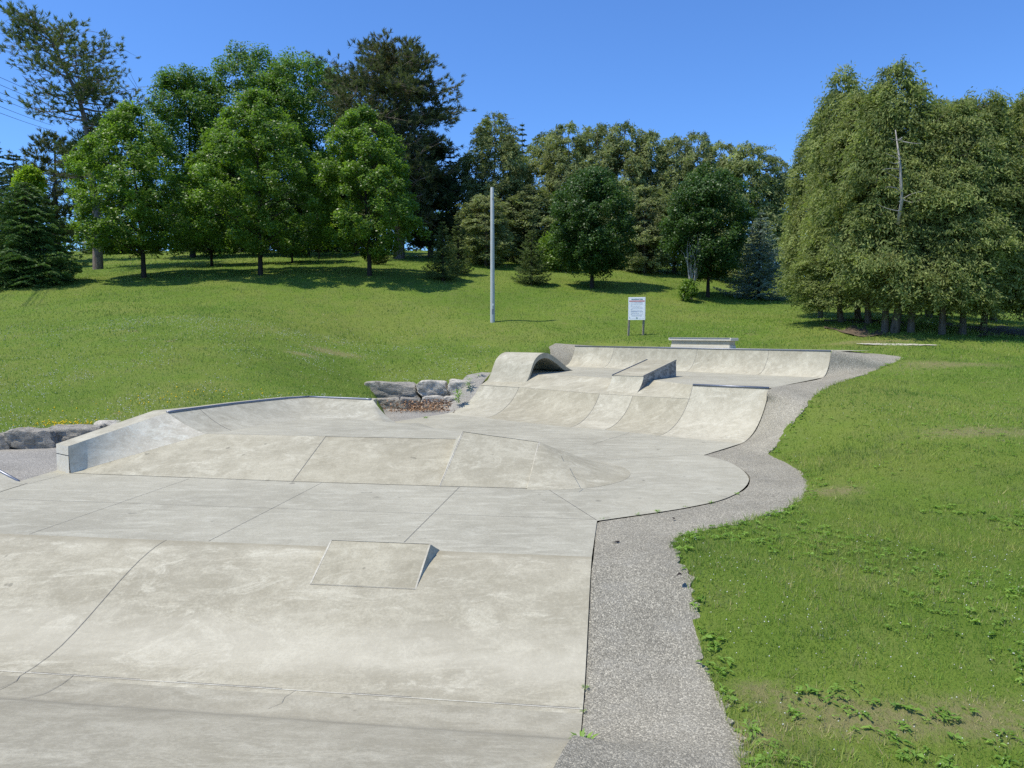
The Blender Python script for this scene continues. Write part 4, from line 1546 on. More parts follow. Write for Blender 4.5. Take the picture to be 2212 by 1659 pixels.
oak(311, 49.5, 222, 128, 548, 101, 'bright green young oak, first dark trunk from the left on the lawn crest', off=-22, tone=.08)
oak(563, 50, 195, 148, 545, 102, 'broad green young oak in the middle of the three on the lawn crest', nleaf=27000, ncl=195)
oak(798, 50, 228, 112, 552, 103, 'slim green young oak nearest the dark pine on the lawn crest', off=-12, nleaf=20000, ncl=140, tone=.03)
oak(458, 58, 400, 75, 548, 104, 'small dark leaved young tree behind and between the two left oaks', 'mapled', MAPP, 9000, 70, .10, .2, 'young_tree', 'tree', 'small trees behind the oaks')
oak(632, 59, 400, 75, 545, 105, 'small thin trunked young tree behind the middle oak on its right', 'mapled', MAPP, 9000, 70, .08, .2, 'young_tree', 'tree', 'small trees behind the oaks')
# tall maples behind
oak(418, 70, 155, 92, 520, 111, 'tall green maple behind the gap between the left and middle oaks', 'maple', BIGP, 22000, 150, .25, .26, 'maple_tree', 'tree', 'tall maples behind the oaks', clump_r=.9)
oak(548, 73, 112, 118, 520, 112, 'tallest green maple rising behind the middle oak', 'maple', BIGP, 30000, 200, .3, .26, 'maple_tree', 'tree', 'tall maples behind the oaks', clump_r=.95)
oak(662, 71, 126, 112, 520, 113, 'tall bright maple with its crown against the dark pine', 'maple', BIGP, 27000, 190, .3, .26, 'maple_tree', 'tree', 'tall maples behind the oaks', tone=.08, clump_r=.95)
# round maples on the right lawn
oak(1279, 52, 360, 90, 590, 121, 'dense dark green round maple standing alone right of the pole', 'mapled', MAPP, 26000, 210, .14, .17, 'maple_tree', 'tree', None, clump_r=.5, lobes=.12, inner=.4)
oak(1530, 49.5, 350, 84, 598, 122, 'dark green maple with bare grey branches at its left side', 'mapled', MAPP, 24000, 190, .12, .17, 'maple_tree', 'tree', None, clump_r=.5, lobes=.16, inner=.4)
oak(1487, 47.5, 598, 19, 648, 123, 'tiny leafy sapling in front of the maple with bare branches', 'oak', MAPP, 1300, 24, .04, .15, 'sapling', 'tree', None, clump_r=.24)
oak(74, 60, 358, 20, 425, 124, 'yellow green small tree glowing above the hemlock', 'lime', MAPP, 4000, 45, .10, .2, 'young_tree', 'tree', None)
oak(690, 66, 470, 40, 535, 125, 'yellow green shrub showing between the middle and right oaks', 'lime', MAPP, 1500, 26, .06, .2, 'shrub', 'shrub', None)
oak(1200, 60, 500, 45, 590, 126, 'loose green shrub behind the small fir at the left of the round maple', 'oak', MAPP, 3500, 40, .06, .18, 'shrub', 'shrub', None)

# dead branches in front of the second maple
b = base_at(1493, 48.4)
r = np.random.default_rng(5)
pts = []
for k in range(22):
    x0 = r.uniform(-.12, .12)
    top_ = np.array([r.uniform(-.75, .75), r.uniform(-.2, .2), r.uniform(2.8, 4.3)])
    pts.append((limb([x0, 0, -.1 + r.uniform(0, 1.4)], top_, r, .12), [.045, .034, .026, .016, .008]))
dead = empty('dead_sapling', b)
tag(dead, 'bare grey dead branches standing in front of the right hand maple', 'tree')
tube_tree(pts).build('branches', barkmat('bark_bleached', (.42, .39, .36)), dead, True, recalc=False)

# tall red pine at the upper left
b = base_at(213, 58)
sc_ = 58 / FPX
H = h_px(45, 58, b[2])
axis = [(0, 0, -.3), (.02, 0, H * .2), (-.25, 0, H * .42), (-.55, 0, H * .6), (-1.0, 0, H * .70), (-2.1, 0, H * .83), (-3.3, 0, H * .98)]
plant_tree('pine_tree', pine(H, 4.7, 201, axis, 96, .34, 18, .38, [(0, .55), (.2, .75), (.45, .95), (.62, 1.08), (.8, 1.0), (.92, .75), (1, .45)], .30), LM['pine'], BARKP, 'tall open red pine with bare trunk leaning left at its top', 'tree', b)
b = base_at(125, 66)
H = h_px(300, 66, b[2])
plant_tree('pine_tree', pine(H, 3.6, 202, [(0, 0, -.3), (.1, 0, H * .5), (.2, 0, H)], 60, .45, 13, .15, None, .22), LM['pineb'], BARK, 'brownish pine behind the hemlock at the left', 'tree', b)
# big dark pine
b = base_at(862, 64)
H = h_px(112, 64, b[2])
plant_tree('pine_tree', pine(H, 5.2, 203, [(0, 0, -.3), (.1, 0, H * .5), (-.3, 0, H * .85), (-.2, 0, H)], 160, .40, 30, .16, [(0, .62), (.2, .85), (.4, .95), (.62, 1.08), (.8, .98), (.92, .72), (1, .45)], .38, 1.15), LM['pineb'], BARKP, 'huge dark spreading pine towering behind the right oak', 'tree', b)
b = base_at(930, 66)
H = h_px(300, 66, b[2])
plant_tree('pine_tree', pine(H, 3.0, 204, [(0, 0, -.3), (.1, 0, H * .5), (.0, 0, H)], 80, .46, 22, .1, [(0, .8), (.5, 1), (1, .3)], .22, 1.2), LM['dark'], BARK, 'dark lower pine filling the gap left of the pole', 'tree', b)
b = base_at(770, 72)
H = h_px(330, 72, b[2])
plant_tree('pine_tree', pine(H, 4.0, 205, [(0, 0, -.3), (.1, 0, H * .5), (.0, 0, H)], 70, .46, 20, .12, [(0, .8), (.5, 1), (1, .3)], .2, 1.1), LM['pineb'], BARK, 'brown green pine half hidden behind the slim right oak', 'tree', b)

# hemlock and firs
def fir(px, Y, ytop, hw, seed, label, leafm, name, rz=0, whorls=22, droop=.25, density=1, shape=1.0, leaf=.16, width=.28, group=None, tipup=.15, ybot=None, tr=.1):
    b = base_at(px, Y)
    H = h_px(ytop, Y, b[2])
    R = hw / FPX * Y
    return plant_tree(name, conifer(H, R, seed, whorls, .2, leaf, tr, droop, density, shape, tipup, width), LM[leafm], BARKD, label, 'tree', b, group, rz=rz)


fir(62, 47, 388, 112, 301, 'lush dark hemlock with drooping sprays at the left edge', 'hemlock', 'hemlock_tree', whorls=32, droop=.38, density=2.4, shape=.46, leaf=.20, width=.38, tipup=.10, tr=.16)
fir(-45, 49, 395, 110, 302, 'dark hemlock cut off by the left edge of the picture', 'hemlock', 'hemlock_tree', whorls=28, droop=.35, density=1.8, shape=.5, leaf=.20, width=.34, tipup=.10, tr=.16)
fir(957, 51, 475, 46, 303, 'small dark fir in front of the big pine, nearer of the pair', 'spruce', 'fir_tree', whorls=18, droop=.05, density=1.7, shape=.85, leaf=.14, tipup=.30)
fir(990, 54, 462, 34, 304, 'small thin topped fir, farther of the pair near the big pine', 'spruce', 'fir_tree', whorls=18, droop=.08, density=1.6, shape=.9, leaf=.14, tipup=.25)
fir(1148, 52, 492, 40, 305, 'small bushy fir between the pole and the round maple', 'spruce', 'fir_tree', whorls=19, droop=.08, density=1.9, shape=.72, leaf=.14, tipup=.25)
fir(1640, 51, 455, 84, 306, 'blue grey spruce half hidden by the cedars', 'blue', 'spruce_tree', whorls=24, droop=.15, density=1.7, shape=.8, leaf=.17)
fir(1128, 72, 258, 40, 307, 'dark pointed spruce topping the cedar row right of the pole', 'spruce', 'spruce_tree', whorls=26, droop=.2, density=1.4, shape=.85, leaf=.24, tipup=.2)
fir(975, 68, 312, 36, 308, 'dark pointed spruce just left of the pole', 'dark', 'spruce_tree', whorls=26, droop=.2, density=1.4, shape=.7, leaf=.24)
fir(818, 57, 520, 24, 309, 'low brown green young conifer right behind the trunk of the right oak', 'spruce', 'fir_tree', whorls=12, droop=.1, density=1.6, shape=.6, leaf=.15)
fir(2, 84, 285, 34, 310, 'dark conifer top at the far left edge', 'dark', 'spruce_tree', whorls=24, droop=.2, density=1.2, shape=.5, leaf=.3)
fir(40, 80, 325, 60, 311, 'dark conifer behind the brownish pine at the left', 'dark', 'spruce_tree', whorls=24, droop=.2, density=1.2, shape=.45, leaf=.3)
fir(250, 78, 350, 70, 312, 'dark conifer behind the red pine trunk', 'dark', 'spruce_tree', whorls=24, droop=.2, density=1.2, shape=.45, leaf=.3)
fir(480, 84, 330, 110, 313, 'dark conifer deep in the shade behind the middle oak', 'dark', 'spruce_tree', whorls=24, droop=.2, density=1.2, shape=.35, leaf=.34)
fir(700, 84, 330, 110, 314, 'dark conifer deep in the shade behind the right oak', 'dark', 'spruce_tree', whorls=24, droop=.2, density=1.2, shape=.35, leaf=.34)

# far wood closing the view under the crowns
r = np.random.default_rng(61)
nC = 560
cxy = np.column_stack([r.uniform(-120, 70, nC), r.uniform(93, 108, nC)])
cz = ground_z(cxy)
hh_ = 6.5 + 2.5 * np.sin(cxy[:, 0] * .35) + 1.5 * np.sin(cxy[:, 0] * .9 + 1)
hz_ = r.uniform(0, 1, nC) * hh_
C = np.repeat(np.column_stack([cxy, cz + hz_]), 90, 0) + r.normal(size=(nC * 90, 3)) * np.array([1.5, 1.2, 1.1])
V, F, T = leaves(C, .5, .55, r, .6, tint=np.repeat(r.normal(.4, .15, nC), 90) + r.normal(0, .12, nC * 90))
fw = link('distant_wood', np_mesh('distant_wood', V, F, T), LM['maple'])
tag(fw, 'dark band of far trees closing the view beneath the crowns on the hilltop', 'wood', None, 'stuff')

# cedars: prototypes, copied with their own size and turn
CEDP = [(0, .55), (.10, .85), (.3, 1.0), (.6, .97), (.78, .80), (.9, .56), (.97, .34), (1, .15)]
far_list = [  # px, Y, top row, half width px, label
    (1066, 66, 240, 52, 'feathery tall pale cedar right behind the pole'),
    (1012, 67, 335, 36, 'short dark cedar left of the pole'),
    (1108, 68, 330, 36, 'cedar below the pointed spruce top'),
    (1180, 69, 280, 48, 'cedar just right of the pointed spruce'),
    (1228, 66, 264, 46, 'cedar left behind the top of the round maple'),
    (1285, 67, 262, 50, 'cedar directly above the round maple'),
    (1348, 66, 258, 52, 'broad brownish cedar in the middle of the far row'),
    (1402, 66, 282, 44, 'cedar in the far row right of the broad brownish one'),
    (1455, 65, 288, 46, 'cedar in the far row left of the right hand maple'),
    (1506, 64, 280, 44, 'cedar in the far row above the dead branches'),
    (1552, 63, 306, 42, 'cedar in the far row above the right hand maple'),
    (1622, 60, 304, 58, 'round topped cedar above the blue spruce'),
    (1676, 60, 338, 34, 'last low cedar of the far row beside the big cedar grove'),
    (1390, 63, 400, 44, 'lower brown cedar between the two round maples'),
    (1050, 60, 420, 44, 'lower shaded cedar beside the foot of the pole'),
    (1150, 64, 400, 52, 'lower cedar behind the small bushy fir'),
]
protos = []
for k in range(3):
    protos.append(cedar(10.0, 2.1, .35, 400 + k, 230, 9, 15, .26, (0.1, 0), .15, CEDP, 40, .30))
roots = []
for i, (px, Y, yt, hw, lab) in enumerate(far_list):
    b = base_at(px, Y)
    H = h_px(yt, Y, b[2])
    R = hw / FPX * Y * 1.3
    s = (R / 2.45, R / 2.45, H / 10.25)
    rz_ = (i * 2.39996) % 6.283
    if i < 3:
        roots.append(plant_tree('cedar_tree', protos[i], LM['cedarb'], BARKC, lab, 'tree', b, 'cedars in the far row', s, rz_))
    else:
        clone_tree(roots[i % 3], lab, b, s, rz_)

near_list = [  # px, Y, top row, half width, bottom row, top shift px, label
    (1857, 37, 142, 100, 640, -58, 'tall cedar at the left end of the big grove, leaning left'),
    (1880, 35, 170, 105, 640, -20, 'thick trunked cedar second from the left in the big grove'),
    (1916, 33, 122, 112, 645, 8, 'tallest cedar of the grove with a bare grey upper trunk'),
    (1972, 32.5, 220, 115, 655, 20, 'cedar with a leaning dark trunk right of the tallest one'),
    (2040, 32, 205, 110, 690, 15, 'leafy cedar with twisted pale roots near the right'),
    (2085, 32.2, 182, 105, 690, 40, 'tall feathery cedar near the right edge'),
    (2128, 33.5, 195, 105, 690, 55, 'cedar with the last visible trunk on the right'),
    (2235, 32, 165, 110, 695, 10, 'dark cedar cut off by the right edge'),
    (1775, 41, 240, 80, 655, -10, 'low skirted cedar at the left flank of the big grove'),
    (1820, 36, 420, 100, 655, -30, 'short drooping cedar in front of the grove at its left'),
    (2150, 39, 215, 110, 680, 0, 'cedar standing behind the right part of the grove'),
    (2010, 40, 205, 110, 670, 0, 'cedar standing behind the middle of the grove'),
]
nprot = []
for k in range(4):
    nprot.append(cedar(10.0, 2.25, 1.15 if k == 3 else 1.75, 500 + k, 360, 9, 20, .185, (0, 0), .15, [(0, .74), (.08, .98), (.25, 1.0), (.5, .86), (.7, .64), (.87, .38), (.96, .18), (1, .06)], 46, .24))
nroots = []
for i, (px, Y, yt, hw, yb, sh_, lab) in enumerate(near_list):
    b = base_at(px, Y)
    H = h_px(yt, Y, b[2])
    R = hw / FPX * Y
    s = (R / 2.55, R / 2.55, H / 10.3)
    if i < 4:
        o = plant_tree('cedar_tree', nprot[i], LM['cedar'], BARKC, lab, 'tree', b, 'cedars in the big grove on the right', s, 0)
        nroots.append(o)
    else:
        o = clone_tree(nroots[{4: 3, 5: 1, 6: 3, 7: 3, 8: 0, 9: 3}.get(i, i % 4)], lab, b, s, 0)
    tilt = math.atan2(sh_ / FPX * Y, H)
    o.rotation_euler = (0, tilt + (.05 * math.sin(i * 2.3) if i > 2 else 0), 0)

# second stems of the forked trunks and the bare pale trunk are separate parts of the tallest cedar
o = nroots[2]
sx, sy, sz = o.scale
MB().tube([(.30, -.30, -.3), (.36, -.32, .5), (.62, -.2, 1.6), (.75, 0, 3.0)], [.24, .2, .17, .1], 8).build('trunk', BARKC, o, True)
mbp = MB()
mbp.tube([(-.62, -2.0, 3.9), (-.68, -2.38, 4.7), (-.84, -2.40, 5.9), (-.94, -2.0, 7.2)], [.085, .07, .05, .02], 7)
for k in range(14):
    rr = np.random.default_rng(900 + k)
    zb = rr.uniform(4.3, 6.9)
    st = np.array([-.78, -2.32, zb])
    mbp.tube(limb(st, st + np.array([rr.choice([-1, -1, 1]) * rr.uniform(.4, 1.1), -rr.uniform(0, .5), rr.uniform(-.15, .35)]), rr), [.02, .017, .013, .009, .005], 5, False)
mbp.build('bare_stem', barkmat('bark_pale', (.40, .365, .315)), o, True, recalc=False)
# low roots and extra stems under the grove belong to their own cedars
for idx, dx, w in ((4, -.55, .17),):
    pass

# ------------------------------------------------------------------ grass and small plants
def in_view(xy, margin=.10):
    a = np.abs(xy[:, 0]) / np.maximum(xy[:, 1], .1)
    return a < .668 + margin


def scatter(n, y0, y1, power=1.0):
    """points spread over the view wedge, density falling with distance"""
    u = rng.uniform(0, 1, n)
    Y = (y0 ** (2 - power) + u * (y1 ** (2 - power) - y0 ** (2 - power))) ** (1 / (2 - power))
    X = rng.uniform(-1, 1, n) * (.76 * Y + 1.5)
    return np.column_stack([X, Y])


def vnoise(xy, s, seed):
    r = np.random.default_rng(seed)
    out = np.zeros(len(xy))
    for k in range(6):
        d = r.normal(size=2)
        d /= np.linalg.norm(d)
        out += np.sin((xy @ d) * s * r.uniform(.6, 1.8) + r.uniform(0, 6.28))
    return out / 3.0


def blades(xy, h, w, tint, lean=.55):
    n = len(xy)
    z = surf_z(xy)
    base = np.column_stack([xy, z - .01])
    an = rng.uniform(0, 2 * PI, n)
    s = np.column_stack([np.cos(an), np.sin(an), np.zeros(n)]) * (w / 2)[:, None]
    la = rng.uniform(0, 2 * PI, n)
    ll = np.abs(rng.normal(0, lean, n)) * h
    tip = base + np.column_stack([np.cos(la) * ll, np.sin(la) * ll, h])
    V = np.stack([base - s, base + s, tip], 1).reshape(-1, 3)
    F = np.arange(n * 3).reshape(n, 3)
    return V, F, np.repeat(np.clip(tint, 0, 1), 3)


gm, nt, out = new_mat('grass_blades')
N = NT(nt)
at_ = nt.nodes.new('ShaderNodeAttribute')
at_.attribute_name = 'tint'
c = N.ramp(at_.outputs['Fac'], [(0, (.105, .205, .024)), (.33, (.230, .375, .050)), (.62, (.365, .490, .080)), (.80, (.430, .470, .130)), (1, (.60, .50, .25))])
pn = N.noise(N.pos(), .22, 4, .6)
c = N.mix(N.ramp(pn, [(.44, 0.0), (.60, .50)]), c, (.40, .42, .085))
pd_ = N.noise(N.mapping(N.pos(), (1, 1.5, 1), (0, 0, .4), (4, 8, 0)), .42, 5, .65)
c = N.mix(N.ramp(pd_, [(.48, 0.0), (.62, .60)]), c, (.085, .20, .028))
bs = N.principled(c, .6, None, .25)
tr = nt.nodes.new('ShaderNodeBsdfTranslucent')
N.l(c, tr.inputs['Color'])
mx = nt.nodes.new('ShaderNodeMixShader')
mx.inputs[0].default_value = .45
N.l(bs.outputs[0], mx.inputs[1]); N.l(tr.outputs[0], mx.inputs[2]); N.l(mx.outputs[0], out.inputs[0])

parts = []
for n, y0, y1, hh, ww, pw, fi, fo in [(400000, 4.5, 19, .068, .0105, 1.15, (3, 4), (12, 19)), (300000, 11, 38, .070, .018, 1.0, (11, 17), (24, 38)), (270000, 22, 66, .085, .036, 1.0, (22, 38), (58, 66)), (45000, 55, 95, .12, .08, 1.0, (55, 66), (85, 95))]:
    xy = scatter(n, y0, y1, pw)
    pr = np.clip((xy[:, 1] - fi[0]) / (fi[1] - fi[0]), 0, 1) * np.clip((fo[1] - xy[:, 1]) / (fo[1] - fo[0]), 0, 1)
    xy = xy[rng.uniform(0, 1, n) < pr]
    sd = sdist(xy)
    cn = vnoise(xy, 1.2, 3) + .6 * vnoise(xy, 4.5, 4)
    dr = dryness(xy)
    keep = (sd > .0 + .04 * rng.uniform(-1, 1, len(xy))) & (rng.uniform(0, 1, len(xy)) < 1 - .35 * dr)
    xy, cn, sd, dr = xy[keep], cn[keep], sd[keep], dr[keep]
    edge = np.exp(-np.clip(sd, 0, None) / .12)
    tuft = vnoise(xy, 14.0, 9)
    h = hh * rng.uniform(.4, 1.3, len(xy)) * (1 + .25 * np.clip(cn, -1, 1) + .30 * np.clip(tuft, -1, 1.5)) * (1 + .5 * edge) * (1 - .25 * dr)
    t = .40 + .16 * np.clip((20 - xy[:, 1]) / 10, 0, 1) + .10 * vnoise(xy, .5, 8) + .13 * cn + .12 * tuft + rng.normal(0, .19, len(xy)) + .55 * dr + .45 * (rng.uniform(0, 1, len(xy)) < .06)
    parts.append(blades(xy, h, ww * rng.uniform(.6, 1.3, len(xy)), t))
V, F, T = cat(parts)
go = link('grass', np_mesh('grass', V, F, T), gm)
tag(go, 'short mown green grass with dry yellow blades covering the lawn', 'grass', None, 'stuff')

# broad-leaved weeds: rosettes
def rosette_field(cent, nl, size, r):
    P, D, Tn = [], [], []
    n = len(cent)
    z = surf_z(cent)
    k = nl
    C = np.repeat(np.column_stack([cent, z]), k, 0)
    an = r.uniform(0, 2 * PI, n * k)
    sz = np.repeat(size, k) * r.uniform(.6, 1.2, n * k)
    el = r.uniform(.05, .5, n * k)
    d = np.column_stack([np.cos(an) * np.cos(el), np.sin(an) * np.cos(el), np.sin(el)])
    C = C + np.column_stack([r.normal(0, .3, n * k) * sz, r.normal(0, .3, n * k) * sz, np.full(n * k, .032)])
    side = np.column_stack([-np.sin(an), np.cos(an), r.normal(0, .25, n * k)]) * (sz * r.uniform(.11, .22, n * k))[:, None]
    a = C
    m = C + d * (sz * .55)[:, None]
    e = C + d * sz[:, None] + np.column_stack([np.zeros(n * k), np.zeros(n * k), -sz * .28])
    V = np.stack([a, m + side, e, m - side], 1).reshape(-1, 3)
    F = np.arange(n * k * 4).reshape(-1, 4)
    T = np.repeat(np.clip(np.repeat(r.normal(.5, .18, n), k) + r.normal(0, .12, n * k), 0, 1), 4)
    return V, F, T


wm = leafmat('weed_leaves', (.140, .265, .036), (.310, .475, .080), .35, .35, .45)
parts = []
for n, y0, y1, sz, thr in [(3400, 5, 12, .056, -.15), (5000, 10, 28, .044, -.1)]:
    xy = scatter(n, y0, y1, 1.0)
    keep = (xy[:, 0] > .5) & (sdist(xy) > .03) & (vnoise(xy, .9, 21) + .5 * vnoise(xy, 3, 22) > thr)
    xy = xy[keep]
    parts.append(rosette_field(xy, 9, sz * np.clip(np.exp(rng.normal(0, .38, len(xy))), .4, 1.55), rng))
# a fringe of weeds along the path edge
fr_pts = []
Od = smooth_poly(O, 14)
for p in Od:
    if rng.uniform() < .30:
        nrm = rng.normal(.10, .08)
        fr_pts.append((p[0] + abs(nrm) * .9 + .02, p[1] - abs(nrm) * .3))
fr_pts = np.array(fr_pts)
fr_pts = fr_pts[sdist(fr_pts) > .015]
parts.append(rosette_field(fr_pts, 9, .075 * rng.uniform(.5, 1.4, len(fr_pts)), rng))
V, F, T = cat(parts)
wo_ = link('broadleaf_weeds', np_mesh('broadleaf_weeds', V, F, T), wm)
tag(wo_, 'low broad leaved weeds scattered through the right hand lawn', 'weeds', None, 'stuff')

# clover flowers (white specks) and buttercups
def specks(cent, h, size, r):
    z = surf_z(cent) + h
    n = len(cent)
    C = np.column_stack([cent, z])
    a = size[:, None] / 2
    X, Yv, Z = np.array([1, 0, 0]), np.array([0, 1, 0]), np.array([0, 0, 1])
    V = np.stack([C + a * X, C + a * Yv, C - a * X, C - a * Yv, C + a * Z, C - a * Z], 1).reshape(-1, 3)
    t = np.array([[0, 1, 4], [1, 2, 4], [2, 3, 4], [3, 0, 4], [1, 0, 5], [2, 1, 5], [3, 2, 5], [0, 3, 5]])
    F = (np.arange(n)[:, None, None] * 6 + t[None]).reshape(-1, 3)
    return V, F, np.zeros(len(V))


parts = []
for n, y0, y1, sz, thr, left in [(7000, 5, 20, .015, .2, False), (30000, 17, 36, .028, .0, True), (3000, 18, 40, .03, .7, True)]:
    xy = scatter(n, y0, y1, 1.0)
    band = vnoise(xy * np.array([.35, 1.6]), .6, 31) + rng.normal(0, .35, len(xy)) + .5 * vnoise(xy, 2.2, 32)
    keep = (sdist(xy) > .1) & (band > thr) & ((xy[:, 0] < -1) if left else (xy[:, 0] > .5))
    xy = xy[keep]
    parts.append(specks(xy, .05, sz * rng.uniform(.6, 1.3, len(xy)), rng))
V, F, T = cat(parts)
co = link('clover_flowers', np_mesh('clover_flowers', V, F), plain('clover_white', (.60, .60, .48), .8, .1))
tag(co, 'white clover flowers speckling the lawn', 'flowers', None, 'stuff')
yx = []
for x, y, Y, n, s in [(125, 922, 19.5, 70, .35), (190, 924, 19.6, 25, .35), (350, 884, 21.5, 30, .9), (60, 905, 20.4, 12, 1.2), (520, 866, 22.5, 10, .6)]:
    p = at(x, y, Y=Y)
    yx.append(np.column_stack([rng.normal(p[0], s, n), rng.normal(p[1], s * .6, n)]))
yx = np.concatenate(yx)
yx = yx[sdist(yx) > .1]
V, F, T = specks(yx, .10, .045 * rng.uniform(.7, 1.3, len(yx)), rng)
yo = link('yellow_flowers', np_mesh('yellow_flowers', V, F), plain('petal_yellow', (.70, .50, .02), .7, .1))
tag(yo, 'yellow wildflowers on the lawn edge behind the left boulders', 'flowers', None, 'stuff')

# weeds in the joint at the bottom and beside the bank
def weed(loc, n, size, label, seed, tall=0.0, name='weed'):
    r = np.random.default_rng(seed)
    V, F, T = [], [], []
    rows = []
    for k in range(n):
        an = r.uniform(0, 6.28)
        l = size * r.uniform(.5, 1.1)
        el = r.uniform(.2, .9)
        d = np.array([math.cos(an) * math.cos(el), math.sin(an) * math.cos(el), math.sin(el)])
        s = np.array([-math.sin(an), math.cos(an), 0]) * l * .08
        b0 = np.array([r.normal(0, size * .08), r.normal(0, size * .08), tall * r.uniform(0, 1)])
        m = b0 + d * l * .55 + [0, 0, .05 * l]
        e = b0 + d * l + [0, 0, -.18 * l]
        i = len(V)
        V += [b0, m + s, e, m - s]
        F.append((i, i + 1, i + 2, i + 3))
        T += [float(np.clip(r.normal(.5, .2), 0, 1))] * 4
    me = np_mesh(name, np.array(V), np.array(F), np.array(T))
    o = link(name, me, wm)
    o.location = loc
    return tag(o, label, 'weed')


weed(pk(S_EDGE + .02, 6.22, -.66), 46, .16, 'green grassy weed growing in the crack at the bottom near the asphalt bump', 1)
weed(pk(S_EDGE + .01, 7.25, -.66), 16, .06, 'tiny weed in the crack halfway along the foreground concrete edge', 2)
weed(pk(S_EDGE + .01, 6.85, -.69), 10, .05, 'smallest weed in the crack just above the grassy one', 3)
weed(at(988, 872, Y=26.8), 60, .30, 'leafy green weeds at the corner of the boulders and the long bank', 4, .45)
weed(at(1012, 845, Y=27.6), 40, .25, 'sparse tall weed stems beside the right end boulder', 5, .5)
weed(at(1033, 815, Y=28.8), 30, .25, 'weed standing on the asphalt shoulder by the wave ramp', 6, .45)
weed(at(920, 905, Y=24.6), 40, .14, 'dry low weeds along the edge of the asphalt by the floor', 7, .02)
for i, (x, y) in enumerate([(1300, 1122), (1375, 1113), (1420, 1107), (1480, 1096), (1535, 1087), (1592, 1068)]):
    p = at(x, y, -.012)
    weed(p, 14, .06 + .02 * (i % 3), ['weed in the joint at the corner of the big curve', 'second weed along the big curved joint', 'third weed along the big curved joint', 'fourth weed along the big curved joint, bigger', 'fifth weed along the big curved joint', 'weed at the outermost bend of the curved joint'][i], 20 + i)

# wood chips
r = np.random.default_rng(77)
n = 1000
q = np.column_stack([r.normal(0, 1, n), r.normal(0, 1, n)])
cx_ = at(928, 876, Y=26.9)
xy = np.column_stack([cx_[0] + q[:, 0] * .75, cx_[1] + .0 + q[:, 1] * .35])
C = np.column_stack([xy, np.clip(.06 - .04 * np.abs(q[:, 0]), .0, 1) + r.uniform(0, .03, n) + .02 + .13 * np.clip(q[:, 1] + .4, 0, 2)])
V, F, T = leaves(C, .11, .4, r, 1.2, tint=r.uniform(0, 1, n))
wc = link('wood_chips', np_mesh('wood_chips', V, F, T), leafmat('wood_chip', (.14, .075, .04), (.50, .31, .17), 0.0, .1, .9))
tag(wc, 'heap of orange brown wood chips spilling from the boulders', 'wood chips', None, 'stuff')
# mulch and bare soil under the grove
rows = [[], []]
for x in np.linspace(1780, 2260, 26):
    for k, Y in ((0, 32.0), (1, 35.5)):
        p = at(x, 720, Y=Y + .5 * math.sin(x * .05) - (.0 if x > 1900 else (1900 - x) * -.02))
        rows[k].append(np.array([p[0], p[1], gz1(p[0], p[1]) + .03 + .035 * math.sin(x * .11 + k * 2)]))
so = MB().grid(rows).build('bare_soil', plain('bare_soil', (.14, .105, .07), .95, .1, 0, 6, .45, .6), None, True)
tag(so, 'bare reddish soil under the cedar grove', None, None, 'structure')

# fallen leaves / dark debris on asphalt
dm = plain('dark_leaf', (.035, .028, .025), .9, .1)
for i, (x, y, z, s, lab) in enumerate([(1331, 1173, -.005, .05, 'dark leaf lying on the asphalt below the big curve'), (1468, 1244, -.05, .05, 'dark leaf lying near the grass edge of the path'), (1455, 1122, 0.0, .03, 'small dark leaf on the asphalt by the curved joint'),
                                        (1441, 899, .2, .05, 'dark spot of dried leaf on the long bank')][:3]):
    p = at(x, y, z)
    mb = MB()
    pts = [(s * math.cos(t) * (1 + .3 * math.sin(3 * t)), s * .55 * math.sin(t), .008 * math.sin(2 * t)) for t in np.linspace(0, 2 * PI, 10)[:-1]]
    mb.add(pts + [(0, 0, .012)], [(k, (k + 1) % 9, 9) for k in range(9)])
    o = mb.build('fallen_leaf', dm)
    o.location = (p[0], p[1], p[2] + .02)
    o.rotation_euler = (0, 0, i)
    tag(o, lab, 'leaf')

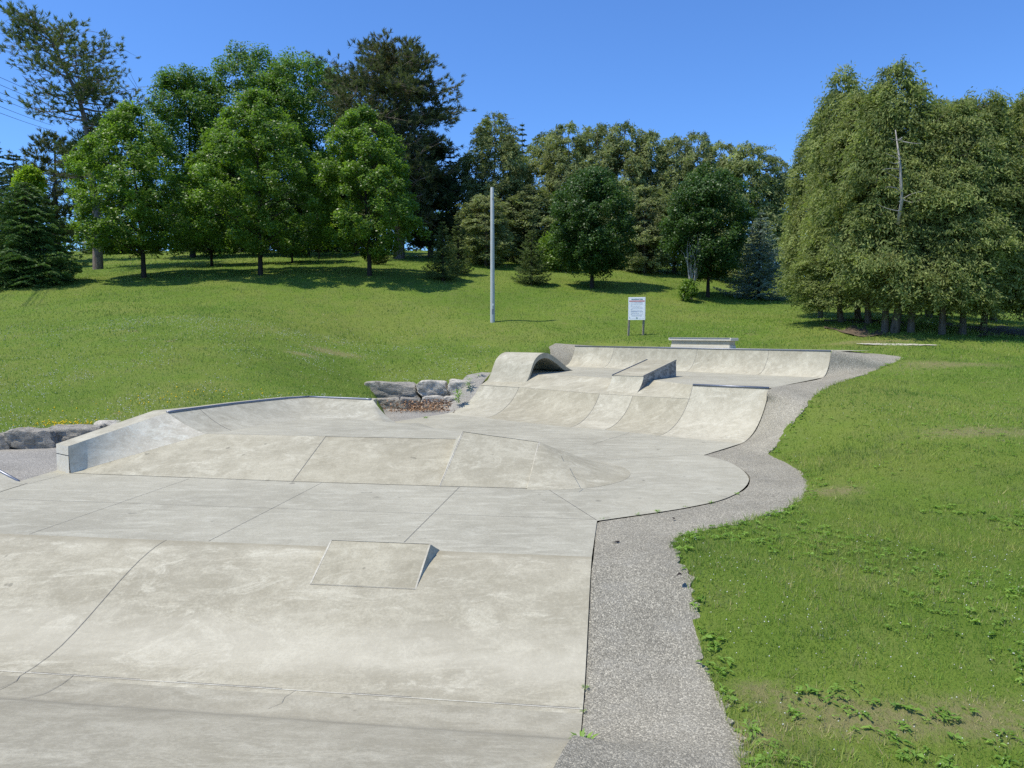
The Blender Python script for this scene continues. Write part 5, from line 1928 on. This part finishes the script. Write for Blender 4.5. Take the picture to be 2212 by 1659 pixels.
# ------------------------------------------------------------------ light, sky, camera
SUN_EL = math.radians(63)
sx, sy = -.955, -.30                         # horizontal direction towards the sun
sd_ = bpy.data.lights.new('sun', 'SUN')
sd_.energy = 4.7
sd_.angle = math.radians(.53)
sd_.color = (1.0, .95, .85)
so_ = bpy.data.objects.new('sun', sd_)
col.objects.link(so_)
k = math.cos(SUN_EL) / math.hypot(sx, sy)
from mathutils import Vector
so_.rotation_euler = Vector((sx * k, sy * k, math.sin(SUN_EL))).to_track_quat('Z', 'Y').to_euler()
so_.location = (-20, -10, 40)

w = bpy.data.worlds.new('World')
scene.world = w
w.use_nodes = True
nt = w.node_tree
nt.nodes.clear()
sky = nt.nodes.new('ShaderNodeTexSky')
sky.sky_type = 'NISHITA'
sky.sun_disc = False
sky.sun_elevation = SUN_EL
sky.sun_rotation = math.atan2(sx, sy)
sky.altitude = 300
sky.air_density = 1.0
sky.dust_density = .4
sky.ozone_density = 2.2
bg = nt.nodes.new('ShaderNodeBackground')
bg.inputs['Strength'].default_value = .13
wo2 = nt.nodes.new('ShaderNodeOutputWorld')
tn = nt.nodes.new('ShaderNodeMix')
tn.data_type = 'RGBA'
tn.blend_type = 'MULTIPLY'
tn.inputs[0].default_value = 1.0
tn.inputs[7].default_value = (.66, 1.04, 1.58, 1)
nt.links.new(sky.outputs[0], tn.inputs[6])
nt.links.new(tn.outputs[2], bg.inputs[0])
nt.links.new(bg.outputs[0], wo2.inputs[0])

cd = bpy.data.cameras.new('camera')
cd.sensor_fit = 'HORIZONTAL'
cd.sensor_width = 36
cd.lens = 36 * FPX / 2212
cd.clip_start = .05
cd.clip_end = 2000
co_ = bpy.data.objects.new('camera', cd)
co_.location = (0, 0, EYE)
co_.rotation_euler = (PI / 2 - PITCH, 0, 0)
col.objects.link(co_)
scene.camera = co_

scene.view_settings.view_transform = 'Standard'
scene.view_settings.look = 'None'
scene.view_settings.exposure = 0
scene.render.engine = 'CYCLES'
cy = scene.cycles
cy.max_bounces = 6
cy.diffuse_bounces = 3
cy.glossy_bounces = 2
cy.transmission_bounces = 3
cy.transparent_max_bounces = 4
cy.use_denoising = False
